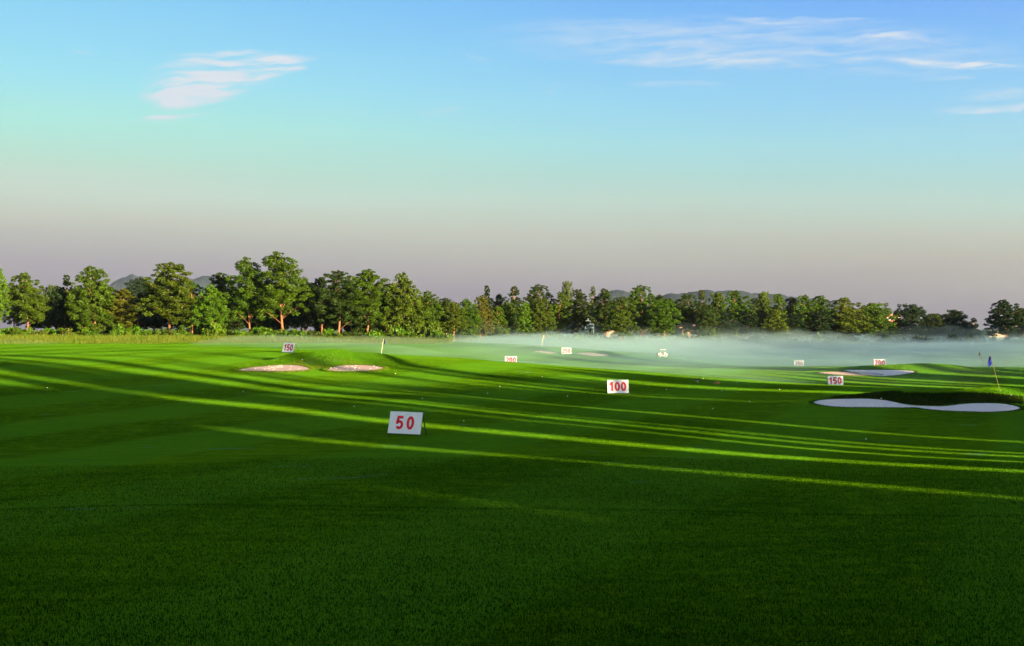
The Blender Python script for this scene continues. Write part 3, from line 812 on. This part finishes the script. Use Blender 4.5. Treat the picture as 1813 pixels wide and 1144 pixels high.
# bold grotesque numerals as stroked centre lines in a box .58 wide, 1 high
DIG = {'0': [arc(.29, .5, .195, .405, 0, 360, 40)],
       '1': [[(.34, .0), (.34, 1.0)], [(.07, .735), (.20, .76), (.31, .86), (.35, .985)]],
       '5': [[(.53, .91), (.155, .91), (.095, .49)] + arc(.275, .33, .205, .245, 140, -150, 22)],
       '2': [arc(.285, .70, .195, .215, 170, -25, 16) + [(.37, .47), (.16, .24), (.10, .09), (.54, .09)]]}
def text_mesh(txt, height, gap):
    """numerals as flat raised lettering, centred, lying in the XY plane"""
    bm = bmesh.new(); x = 0.0; t = .102; dep = .008
    for ch in txt:
        ox = x - (.07 if ch == '1' else 0)
        for path in DIG[ch]:
            P = [Vector((a, b)) for a, b in path]; closed = (P[0] - P[-1]).length < 1e-4
            if closed: P = P[:-1]
            n = len(P); Lp, Rp = [], []
            for i, p in enumerate(P):
                d0 = (p - P[i - 1]).normalized() if (i > 0 or closed) else None
                d1 = (P[(i + 1) % n] - p).normalized() if (i < n - 1 or closed) else None
                d0 = d0 or d1; d1 = d1 or d0
                m_ = (d0 + d1).normalized(); nn = Vector((-m_.y, m_.x)); k = t / max(.5, m_.dot(d0))
                Lp.append(p + nn * k); Rp.append(p - nn * k)
            for i in range(n if closed else n - 1):
                q = (i + 1) % n
                vs = []
                for z in (dep, 0):
                    vs.append([bm.verts.new(((v.x + ox) * height, v.y * height, z)) for v in (Lp[i], Rp[i], Rp[q], Lp[q])])
                bm.faces.new(vs[0])
                for a, b in ((0, 1), (1, 2), (2, 3), (3, 0)): bm.faces.new((vs[0][a], vs[1][a], vs[1][b], vs[0][b]))
        x += (.47 if ch == '1' else .60) + gap
    w_ = (x - gap) * height
    for v in bm.verts: v.co.x -= w_ / 2; v.co.y -= height / 2
    bmesh.ops.remove_doubles(bm, verts=bm.verts[:], dist=.0005)
    bmesh.ops.recalc_face_normals(bm, faces=bm.faces[:])
    me = bpy.data.meshes.new('lettering'); bm.to_mesh(me); bm.free()
    return me
def board(txt, px, py, d, yaw, roll, lean, label, lift=.16, w=1.82, h=1.18, mat=M_MAROON, dark=False, dh=.68, sx=.78, z=None):
    p = at(px, d)
    root = empty('distance_board', p, R(yaw), label, 'sign', 'numbered distance boards on the range')
    root.rotation_euler = (0, R(roll), R(yaw))
    L = R(lean)
    # the panel leans back: its plane runs from (y=0, z=lift) up and back
    pr = MB().box((w, .022, h), (0, 0, h / 2)).build('panel', M_BOARD, root, bevel=.004)
    pr.location = (0, 0, lift); pr.rotation_euler = (-L, 0, 0)
    sm = M_STEEL
    tm = text_mesh(txt, h * dh, .24 if txt == '50' else .08)
    lt = link_mesh('lettering', tm, mat, pr)
    lt.location = (0, -.012, h * .5); lt.rotation_euler = (R(90), 0, 0)
    top = Vector((0, math.sin(L) * h, lift + math.cos(L) * h))
    for s in (-1, 1):
        X = s * (w / 2 - .015)
        MB().bar((X, -math.tan(L) * lift + .02, -.02), (X, .02 + math.sin(L) * h, lift + math.cos(L) * h), .02).build('leg', sm, root)
        MB().bar((X, top.y + .02, top.z - .02), (X, top.y * 2 + .28, -.02), .028).build('leg', sm, root)
        MB().bar((X, top.y * .45, lift + .35 * h), (X, top.y * 1.75 , lift + .35 * h), .008).build('brace', M_PALE, root)
    MB().bar((-w / 2, .0, lift - .015), (w / 2, .0, lift - .015), .016).build('rail', sm, root)
    return root
board('50', 715, 768, 71, -17, 1.3, 17, 'nearest and largest white board with a red 50, on dark A-frame legs', lift=.15, mat=M_RED, dh=.60)
board('100', 1094.5, 698, 116, 3, 0, 15, 'white board with a red 100 in the middle of the range', lift=.03, h=1.16, mat=M_RED)
board('150', 509, 623, 163, -34, 1.5, 18, 'tilted white board with a purple-red 150, on the lit rise at left', lift=.03)
board('150', 1479.5, 684, 162, -3, 0, 12, 'white board with a dark red 150, right, above the near right bunkers', lift=.03)
board('200', 904.5, 647, 208, 0, 0, 12, 'white board with 200 half hidden behind a rise, left of the 100 board', lift=.18)
board('200', 1558, 648, 207, 0, 0, 12, 'white board with a purple 200 standing behind the far right bunker', lift=.03)
board('250', 1003, 628, 254, 4, 0, 12, 'white board with a pink-red 250 between two faint sand strips', lift=.03)
board('250', 1414.5, 653, 254, 0, 0, 12, 'hazy white board with a faded 250 cut off by a grassy rise at right', lift=.34)

# ------------------------------------------------------------ flags
def flag(px, d, hgt_m, lean_px, pole, cloth, label, fh=.62, fw=.22, r=.018):
    p = at(px, d)
    root = empty('golf_flag', p, 0, label, 'flag', 'flags on the practice greens')
    top = Vector((lean_px / FPX * d, 0, hgt_m))
    MB().bar((0, 0, -.05), top, r).build('flagstick', pole, root)
    # cloth hanging in folds down from the top
    bm = bmesh.new(); rows, cols = 9, 7; g = []
    s = 1 if lean_px > 0 else -1
    for i in range(rows):
        t = i / (rows - 1); row = []
        for j in range(cols):
            u = j / (cols - 1)
            wdt = fw * (.25 + .75 * math.sin(math.pi * min(1, t * 1.1) * .5)) * (1 if t < .85 else 1 - (t - .85) * 2.5)
            a = top * (1 - min(t, 1) * fh * .55 / hgt_m)
            row.append(bm.verts.new((a.x + s * u * wdt, .07 * math.sin(u * 9 + t * 2), top.z - .02 - t * fh * (.55 + .45 * u))))
        g.append(row)
    for i in range(rows - 1):
        for j in range(cols - 1): bm.faces.new((g[i][j], g[i][j + 1], g[i + 1][j + 1], g[i + 1][j]))
    geom = bmesh.ops.solidify(bm, geom=bm.faces[:], thickness=.012)
    me = bpy.data.meshes.new('cloth'); bm.to_mesh(me); bm.free()
    link_mesh('cloth', me, cloth, root, smooth=True)
flag(1771, ground(1771, 694.5, 60).y, 2.7, -17, M_POLED, M_BLUE, 'blue flag on a leaning dark stick above the near right bunker', fh=.82, fw=.34, r=.013)
flag(675, 206, 2.3, 4, M_POLE, M_BLUE, 'blue flag on a cream stick behind the left mound', fh=.8, fw=.3, r=.018)
flag(959, 276, 2.4, 3, M_POLE, M_ORANGE, 'orange and yellow flag on a pale stick far in the mist', fh=.65, fw=.34, r=.022)
flag(1743, 228, 2.6, -9, M_POLED, M_YELLOW, 'small yellowish flag in mist left of the blue one at right', fh=.75, fw=.26, r=.016)

# ------------------------------------------------------------ golf balls
bm = bmesh.new(); bmesh.ops.create_icosphere(bm, subdivisions=2, radius=.034); ball_me = bpy.data.meshes.new('golf_ball'); bm.to_mesh(ball_me); bm.free(); ball_me.materials.append(M_BALL)
def ball(px, py, label, group, lift=.03, s=1.0, d0=20):
    p = ground(px, py, d0)
    o = bpy.data.objects.new('golf_ball', ball_me); COL.objects.link(o); o.location = p + Vector((0, 0, lift)); o.scale = (s, s, s)
    tag(o, label, 'ball', group)
for px, py in [(627, 720), (821, 746), (1115, 698.5), (1005, 702), (1262, 724), (1533, 778), (84, 687), (431, 694), (748, 706), (863, 697), (885, 685),
               (1305, 678), (1278, 692), (1245, 671), (1327, 712), (1608, 698), (1790, 700), (535, 638), (1180, 690), (700, 662), (1380, 690), (960, 668)]:
    ball(px, py, 'white golf ball lying loose on the mown grass', 'golf balls scattered over the grass')
for poly, k, d0 in ((b1, 20, 80), (b2, 22, 80)):
    g = random.Random(3 + k + int(poly[0].x)); c = sum(poly, Vector()) / len(poly)
    for i in range(k):
        q = c.lerp(g.choice(poly), g.random() ** .6 * .93)
        o = bpy.data.objects.new('golf_ball', ball_me); COL.objects.link(o); o.location = (q.x, q.y, h1(q.x, q.y) + .10); o.scale = (1.05,) * 3
        tag(o, 'white golf ball in the sunlit pink sand of the near left bunkers', 'ball', 'golf balls in the left bunkers')
for px, py in [(1515, 712), (1560, 720), (1582, 719), (1640, 726), (1700, 724), (1750, 722), (1560, 708), (1545, 721)]:
    ball(px, py, 'white golf ball in the shaded grey sand of the lower right bunkers', 'golf balls in the right bunkers', .11, 1.1, 60)

# ------------------------------------------------------------ birds
def skin_mesh(name, verts, edges, radii, sub=2):
    me = bpy.data.meshes.new(name); me.from_pydata(verts, edges, [])
    o = bpy.data.objects.new(name, me); COL.objects.link(o)
    m = o.modifiers.new('s', 'SKIN'); sl = me.skin_vertices[0].data
    for v, r in zip(sl, radii): v.radius = r if isinstance(r, tuple) else (r, r)
    sl[0].use_root = True
    s = o.modifiers.new('u', 'SUBSURF'); s.levels = sub; s.render_levels = sub
    bpy.context.view_layer.update()
    out = bpy.data.meshes.new_from_object(o.evaluated_get(bpy.context.evaluated_depsgraph_get()))
    bpy.data.objects.remove(o)
    out.polygons.foreach_set('use_smooth', [True] * len(out.polygons))
    out.name = name
    return out
def feather(name, back_c, belly_c, zsplit):
    m, t, out = mat_new(name)
    co = t.node('ShaderNodeTexCoord'); sp = t.node('ShaderNodeSeparateXYZ'); t.l.new(co.outputs['Object'], sp.inputs[0])
    n = t.noise(co.outputs['Object'], 9, 3, .6)
    f = t.smooth(t.m('ADD', sp.outputs[2], t.m('MULTIPLY', n.outputs[0], .05)), zsplit - .02, zsplit + .05)
    p = t.node('ShaderNodeBsdfPrincipled'); t.l.new(t.mix(f, belly_c, back_c), p.inputs['Base Color']); p.inputs['Roughness'].default_value = .8
    t.l.new(p.outputs[0], out.inputs[0]); return m
def bird_upright(px, d, yaw, label):
    p = at(px, d)
    V = [(0, 0, .22), (-.12, 0, .20), (-.26, 0, .22), (.10, 0, .25), (.17, 0, .36), (.18, 0, .47), (.21, 0, .52), (.28, 0, .51),
         (.02, .045, .12), (.03, .045, .01), (.08, .05, .0), (.02, -.045, .12), (.03, -.045, .01), (.08, -.05, .0)]
    E = [(0, 1), (1, 2), (0, 3), (3, 4), (4, 5), (5, 6), (6, 7), (0, 8), (8, 9), (9, 10), (0, 11), (11, 12), (12, 13)]
    rr = [.095, .08, .02, .075, .035, .028, .036, .010, .02, .009, .010, .02, .009, .010]
    o = link_mesh('goose', skin_mesh('goose', V, E, rr), feather('dark_plumage', (.035, .022, .012, 1), (.35, .33, .30, 1), .20))
    o.location = p; o.rotation_euler = (0, 0, R(yaw)); o.scale = (1.15,) * 3
    tag(o, label, 'bird')
def bird_low(px, d, yaw, label):
    p = at(px, d)
    V = [(0, 0, .16), (.13, 0, .15), (.24, 0, .12), (-.13, 0, .15), (-.22, 0, .13), (-.28, 0, .08), (-.33, 0, .04)]
    E = [(0, 1), (1, 2), (0, 3), (3, 4), (4, 5), (5, 6)]
    rr = [.11, .10, .03, .08, .035, .035, .012]
    o = link_mesh('goose', skin_mesh('goose', V, E, rr), feather('brown_plumage', (.30, .12, .04, 1), (.45, .36, .28, 1), .10))
    o.location = p; o.rotation_euler = (0, 0, R(yaw)); o.scale = (1.15,) * 3
    tag(o, label, 'bird')
g1 = ground(1236, 678, 60); bird_upright(1235, g1.y, 0, 'dark goose standing with its neck raised on a lit grass strip')
g2 = ground(1270, 681, 60); bird_low(1270, g2.y, 0, 'brown goose crouching with its head down, right of the standing one')

# ------------------------------------------------------------ ball-collecting cart in the mist
def cart(px, d):
    root = empty('utility_cart', at(px, d), R(200), 'small pale utility cart driving across the misty grass', 'cart')
    body = plain('cart_paint', (.34, .30, .25), .4); dark = plain('cart_tyre', (.03, .035, .04), .8); grey = plain('cart_frame', (.25, .30, .34), .5); seat = plain('cart_seat', (.5, .25, .22), .6)
    MB().box((1.9, 1.0, .22), (0, 0, .42)).build('chassis', grey, root, bevel=.03)
    b = MB(); b.bm.faces.new([b.bm.verts.new(v) for v in ((-1.0, -.48, .5), (-.2, -.48, .5), (-.2, -.48, 1.05), (-.55, -.48, .98), (-1.0, -.48, .78))])
    r = bmesh.ops.extrude_face_region(b.bm, geom=b.bm.faces[:]); bmesh.ops.translate(b.bm, verts=[v for v in r['geom'] if isinstance(v, bmesh.types.BMVert)], vec=(0, .96, 0))
    b.build('bonnet', body, root, bevel=.02)
    MB().ball((-1.01, -.3, .72), .08, sub=2).build('headlight', M_BALL, root, True)
    MB().ball((-1.01, .3, .72), .08, sub=2).build('headlight', M_BALL, root, True)
    MB().box((.5, .8, .14), (.25, 0, .72)).build('seat', seat, root, bevel=.03)
    MB().box((.12, .8, .5), (.5, 0, .98), (0, .15, 0)).build('backrest', seat, root, bevel=.03)
    MB().box((.55, .96, .5), (.75, 0, .72)).build('cargo_box', body, root, bevel=.03)
    rf = MB(); rf.box((1.35, 1.05, .05), (.05, 0, 1.62)).build('canopy', body, root, bevel=.02)
    for sx in (-.5, .6):
        for sy in (-.46, .46): MB().bar((sx * 1.0, sy, .55), (sx, sy, 1.6), .022).build('canopy_post', grey, root)
    for sx in (-.65, .65):
        for sy in (-.5, .5):
            wb = MB().bar((sx, sy - .09, .28), (sx, sy + .09, .28), .28, 18).build('wheel', dark, root, bevel=.02)
            MB().bar((sx, sy - .1, .28), (sx, sy + .1, .28), .12, 12).build('rim', body, wb)
    MB().bar((-.15, 0, .85), (.0, 0, 1.1), .02).build('steering_column', grey, root)
cart(1172, 268)

# ------------------------------------------------------------ buildings behind the far trees
M_WIN = plain('window_glass', (.03, .05, .07), .15, spec=.6)
def wallmat(n, c): return plain(n, c, .85, var=.12, scale=.6)
def building(px, d, w, dep, h, wall, roof, label, yaw=0, roofkind='gable', rh=1.4, floors=1, nwin=3, sink=0, name='house'):
    p = at(px, d); root = empty(name, p, R(yaw), label, 'building')
    wl = MB().box((w, dep, h + .4), (0, 0, h / 2 - .2)).build('wall', wall, root)
    if roofkind == 'gable':
        b = MB(); o_ = .35
        A = [(-w / 2 - o_, -dep / 2 - o_, h), (w / 2 + o_, -dep / 2 - o_, h), (w / 2 + o_, dep / 2 + o_, h), (-w / 2 - o_, dep / 2 + o_, h), (-w / 2 - o_, 0, h + rh), (w / 2 + o_, 0, h + rh)]
        v = [b.bm.verts.new(q) for q in A]
        for f in ((0, 1, 5, 4), (2, 3, 4, 5), (0, 4, 3), (1, 2, 5), (0, 3, 2, 1)): b.bm.faces.new([v[i] for i in f])
        b.build('roof', roof, root)
    else:
        MB().box((w + .3, dep + .3, .25), (0, 0, h + .126)).build('roof', roof, root)
        MB().box((w + .3, .15, .45), (0, -dep / 2 - .08, h + .4)).build('parapet', wall, root)
    fh = h / floors
    for f in range(floors):
        for i in range(nwin):
            if f == 0 and i == nwin // 2:
                MB().box((.95, .08, min(2.1, fh * .8)), (-w / 2 + w * (i + .5) / nwin, -dep / 2 - .02, min(2.1, fh * .8) / 2)).build('door', M_STEEL, root); continue
            wx = -w / 2 + w * (i + .5) / nwin; wz = fh * f + fh * .55
            fr = MB().box((1.3, .08, fh * .42), (wx, -dep / 2 - .01, wz)).build('window', M_PALE, root)
            MB().box((1.1, .04, fh * .42 - .2), (wx, -dep / 2 - .05, wz)).build('pane', M_WIN, fr)
    return root
WB = wallmat('shaded_white_wall', (.05, .085, .13)); WG = wallmat('grey_wall', (.22, .27, .32)); WP = wallmat('peach_wall', (.27, .16, .11)); WR = wallmat('red_wall', (.34, .10, .07))  # white walls coloured dark blue: their shade is put into the paint
RB = plain('blue_roof', (.05, .22, .60), .5); RG = plain('grey_roof', (.16, .18, .20), .7); RP = plain('pink_roof', (.22, .14, .13), .7)
building(874, 400, 5.6, 6, 5.2, WG, RB, 'grey house with a bright blue roof behind the left end of the far trees', rh=1.0)
building(906, 402, 6.5, 6, 4.6, WG, RG, 'dim grey house behind the pale straight trunk, right of the blue roof', rh=.8)
building(1012, 400, 6.0, 6, 4.0, WG, RG, 'grey gabled shed left of the white walled house', rh=1.6, nwin=1)
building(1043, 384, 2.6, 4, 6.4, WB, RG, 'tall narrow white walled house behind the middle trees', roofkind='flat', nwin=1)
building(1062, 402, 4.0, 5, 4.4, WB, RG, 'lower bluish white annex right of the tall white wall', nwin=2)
building(1090, 399, 5.4, 5, 4.0, WP, RG, 'sunlit peach house under the olive tree with an orange trunk', nwin=2)
building(1132, 412, 9.0, 5, 4.4, WP, RG, 'long sunlit peach house seen between trunks, left of the cart', nwin=4)
building(1212, 426, 7.4, 5, 5.4, WP, RP, 'peach house half hidden by foliage, right of the cart', nwin=3)
building(1257, 430, 6.0, 5, 3.6, WG, RG, 'dim grey hut in the mist right of the peach house', nwin=2)
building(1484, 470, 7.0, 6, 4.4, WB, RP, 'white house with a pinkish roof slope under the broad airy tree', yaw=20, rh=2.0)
building(1577, 560, 5.6, 9, 11.2, WR, RG, 'red apartment block with small square windows behind the right trees', roofkind='flat', floors=4, nwin=4, name='apartment_block')
building(1593, 500, 6.0, 6, 3.4, WP, RP, 'small peach house in front of the red apartment block', nwin=2)
building(1712, 620, 18, 8, 3.6, WG, RG, 'long low grey hall in the mist behind the ball-shaped tree', roofkind='flat', nwin=6, name='hall')
building(1752, 640, 17, 8, 3.2, WP, RP, 'long low pinkish hall at the open gap on the right', roofkind='flat', nwin=6, name='hall')
building(1808, 600, 7.0, 6, 6.6, WP, RP, 'peach house at the right border behind the green tree', nwin=3)

# ------------------------------------------------------------ trees behind the tee that throw the long shadows
sh = Vector((math.sin(SUN_AZ), math.cos(SUN_AZ)))      # towards the sun
up = Vector((-sh.y, sh.x))                              # across it, positive to the far right
if up.x < 0: up = -up
def u_of(px, py):
    g = ground(px, py); return g.x * up.x + g.y * up.y, g
TALL = [(200, 643, 1.1, 27), (300, 655, .9, 26), (150, 650, .8, 26), (220, 664, .9, 25), (240, 674, 1.1, 24.5), (300, 683, 1.2, 23.5), (350, 691, 1.5, 22.5), (420, 630, .8, 27), (300, 637, .6, 28)]
ADDED_SHADE = [(511, 163, 1.3, 28), (1003, 254, 1.3, 33), (1414.5, 254, 1.3, 33), (904.5, 208, 1.3, 27), (1094.5, 116, 1.1, 20), (1558, 207, 1.2, 26), (1530, 189, 2.2, 25), (1575, 189, 2.2, 25), (1610, 190, 2.0, 25)]  # added unseen trees, placed to shade the boards and far right bunker
SLITS = [  # photo point on a lit band, and its thickness there
    (520, 846, 4.5), (1000, 815, 5), (1500, 817, 4), (900, 744, 11), (1150, 757, 2.5), (1150, 731, 4), (700, 706, 2), (1200, 703, 1.5), (1250, 686.5, 3), (1300, 672, 5), (1600, 682, 2)]
sl = []
for px, py, th in SLITS:
    a, _ = u_of(px, py + th / 2); b, _ = u_of(px, py - th / 2)
    sl.append((min(a, b), max(a, b)))
sl.sort()
print('slits', [(round(a, 1), round(b, 1)) for a, b in sl])
CM = [tree_meshes(60 + i, 18, 3.0, .02, 'hedge', 160, .42, 100, 0) for i in range(3)]
def shade_tree(u, t, r, H):
    x, y = sh.x * t + up.x * u, sh.y * t + up.y * u
    tm, cm, h0, r0 = CM[gs.randrange(3)]
    root = empty('shade_tree', (x, y, h1(x, y) - .1), gs.uniform(0, 6), 'dense unseen tree in the row behind the tee', 'tree', 'dense trees in the row behind the tee')
    root.scale = (r / r0, r / r0, H / h0)
    for nm, me in (('trunk', tm), ('crown', cm)):
        o = bpy.data.objects.new(nm, me); COL.objects.link(o); o.parent = root
        if nm == 'crown': o.color = (.02, .05, .01, 1)
edge = -45.0
spans = []
for a, b in sl:
    if a > edge + .8: spans.append((edge, a))
    edge = max(edge, b)
spans.append((edge, edge + 4))
u = edge + 4
LOW = [(sl[0], 7.4)]
gq = random.Random(21)
while u < 330:
    w = gq.uniform(3, 7); spans.append((u, u + w)); u += w + gq.uniform(.8, 2.6)
for a, b in spans:
    wdt = b - a; n = max(1, round(wdt / 5.0)); r = wdt / n / 2
    for i in range(n):
        c = a + (i + .5) * wdt / n
        near_edge = (i == 0 or i == n - 1)
        H = gq.uniform(17.5, 20) if c < 53.5 else gq.uniform(13.2, 15.2) if c < 64 else gq.uniform(14.5, 19.0)
        shade_tree(c, 38 + gq.uniform(-2, 2), r * (1.0 if near_edge else 1.15), H)
        if wdt > 1.5: shade_tree(c, 45 + gq.uniform(-2, 2), r * (.98 if near_edge else 1.2), H * gq.uniform(.8, 1.0))
        if i < n - 1: shade_tree(c + wdt / n / 2, 42, r * .9, H * .97)

for px, py, r, H in TALL:
    shade_tree(u_of(px, py)[0], 39.5, r, H)
OVER = [tree_meshes(80 + i, 23, 3.6, b_, 'hedge', 160, .40, 60, 0) for i, b_ in enumerate((.47, .58, .62, .64))]
def over_tree(u, r, which, H=23):
    tm, cm, h0, r0 = OVER[which]
    x, y = sh.x * 43 + up.x * u, sh.y * 43 + up.y * u
    root = empty('shade_tree', (x, y, h1(x, y) - .1), 0, 'tall tree with a bare lower stem in the row behind the tee', 'tree', 'bare-stemmed trees in the row behind the tee')
    root.scale = (r / r0, r / r0, H / h0)
    for nm, me in (('trunk', tm), ('crown', cm)):
        o = bpy.data.objects.new(nm, me); COL.objects.link(o); o.parent = root
        if nm == 'crown': o.color = (.02, .05, .01, 1)
u = 52.5
while u < 68:
    shade_tree(u, 36, gq.uniform(.7, 1.1), gq.uniform(17, 23.5)); u += gq.uniform(3.2, 5.2)
for (px, py, th_), wh in ((SLITS[0], 0), (SLITS[1], 1), (SLITS[3], 3)):
    over_tree(u_of(px, py)[0] - 2.2, 4.2, wh)
for px, d_s, r, H in ADDED_SHADE:
    g_ = at(px, d_s); shade_tree(g_.x * up.x + g_.y * up.y, 40.5, r, H)
for i in range(16): shade_tree(-42 + i * 4.05, 49, 3.2, gq.uniform(12, 16))
# a wood closing the right-hand side of the range, just outside the frame
for i in range(23):
    yy = 182 + i * 11 + gq.uniform(-1.5, 1.5)
    xx = .3785 * yy + 9 + gq.uniform(0, 7)
    if abs(yy - 199) < 10: continue
    tm, cm, h0, r0 = KINDS['full'][i % 2]
    root = empty('woodland_tree', (xx, yy, h1(xx, yy) - .1), gq.uniform(0, 6), 'leafy tree in the wood along the right side of the range', 'tree', 'trees along the right side of the range')
    H = gq.uniform(13, 18); root.scale = (1.25, 1.25, H / h0)
    for nm, me in (('trunk', tm), ('crown', cm)):
        o = bpy.data.objects.new(nm, me); COL.objects.link(o); o.parent = root
        if nm == 'crown': o.color = (.02, .05, .004, 1)
for (a, b), hh in LOW:      # low bushes standing in the nearest gap
    shade_tree((a + b) / 2, 41, (b - a) / 2 + 1.2, hh)
    shade_tree((a + b) / 2 + .4, 37, (b - a) / 2 + 1.2, hh * .9)
# ------------------------------------------------------------ mist and haze
def vol_mat(name, dens, col, aniso=.2):
    m, t, out = mat_new(name)
    v = t.node('ShaderNodeVolumePrincipled')
    v.inputs['Color'].default_value = (*col, 1); v.inputs['Density'].default_value = dens; v.inputs['Anisotropy'].default_value = aniso
    t.l.new(v.outputs[0], out.inputs['Volume'])
    return m
def mist(d_near, d_far, px0, px1, top, dens, seed, soft=60, name='mist_bank'):
    """a low closed lens of mist that follows the ground and thins out at its edges"""
    nx, ny = 90, 60
    U, Vv = np.meshgrid(np.linspace(0, 1, nx), np.linspace(0, 1, ny), indexing='ij')
    D = d_near + (d_far - d_near) * Vv
    wob = 18 * np.sin(U * 9 + seed) + 9 * np.sin(U * 23 + seed * 2)
    D = D + wob * (1 - Vv)
    P = px0 + (px1 - px0) * U
    X = (P - 906.5) / FPX * D
    g = hgt(X.ravel(), D.ravel()).reshape(X.shape)
    g2 = np.minimum(g, 2.2) * .6 + g * .4
    e = np.clip(Vv * (d_far - d_near) / soft, 0, 1) * np.clip((1 - Vv) * 6, 0, 1) * np.clip(U * 7, 0, 1) * np.clip((1 - U) * 7, 0, 1)
    e = e * e * (3 - 2 * e)
    t = (top + .30 * top * np.sin(X * .085 + seed) * np.sin(D * .045 + seed * 1.7) + .14 * top * np.sin(X * .27 + D * .15 + seed) + .08 * top * np.sin(X * .61 - D * .2 + seed)) * e
    Zt = g2 + t; Zb = np.minimum(g, g2) - 1.2 - 0 * e
    Zt = np.maximum(Zt, Zb + .05)
    n = nx * ny
    V = np.concatenate([np.stack([X.ravel(), D.ravel(), Zt.ravel()], 1), np.stack([X.ravel(), D.ravel(), Zb.ravel()], 1)])
    i, j = np.meshgrid(np.arange(nx - 1), np.arange(ny - 1), indexing='ij')
    q = np.stack([i * ny + j, (i + 1) * ny + j, (i + 1) * ny + j + 1, i * ny + j + 1], -1).reshape(-1, 4)
    F = [q, q[:, ::-1] + n]
    def wall(ids):
        a = np.array(ids[:-1]); b = np.array(ids[1:]); return np.stack([a, a + n, b + n, b], 1)
    ring = [k_ * ny for k_ in range(nx)]; F.append(wall(ring))
    F.append(wall([k_ * ny + ny - 1 for k_ in range(nx)][::-1]))
    F.append(wall(list(range(ny))[::-1])); F.append(wall([(nx - 1) * ny + k_ for k_ in range(ny)]))
    me = np_mesh(name, V, np.concatenate(F))
    bm = bmesh.new(); bm.from_mesh(me); bmesh.ops.recalc_face_normals(bm, faces=bm.faces[:]); bm.to_mesh(me); bm.free()
    o = link_mesh(name, me, vol_mat('mist_air', dens, (.61, .88, .96), .4))
    tag(o, kind='stuff')
mist(330, 480, 760, 2300, 5.6, .003, 9.1, 60)
mist(300, 420, 700, 1500, 4.6, .003, 3.3, 60)
mist(150, 520, 700, 2250, 2.0, .007, 1.0, 90)
mist(190, 540, 760, 2300, 2.9, .0095, 2.3, 90)
mist(240, 560, 980, 2350, 3.6, .0095, 4.1, 90)
mist(196, 330, 300, 1100, 1.6, .008, 5.7, 50)
mist(232, 300, -300, 700, 1.0, .005, 7.7, 30)
# thin even air round everything
hz = MB().box((16000, 12500, 1300), (0, 4200, 1300 / 2 - 60)).build('haze', vol_mat('haze_air', .00004, (.85, .88, 1.0), 0.6))
tag(hz, kind='stuff')
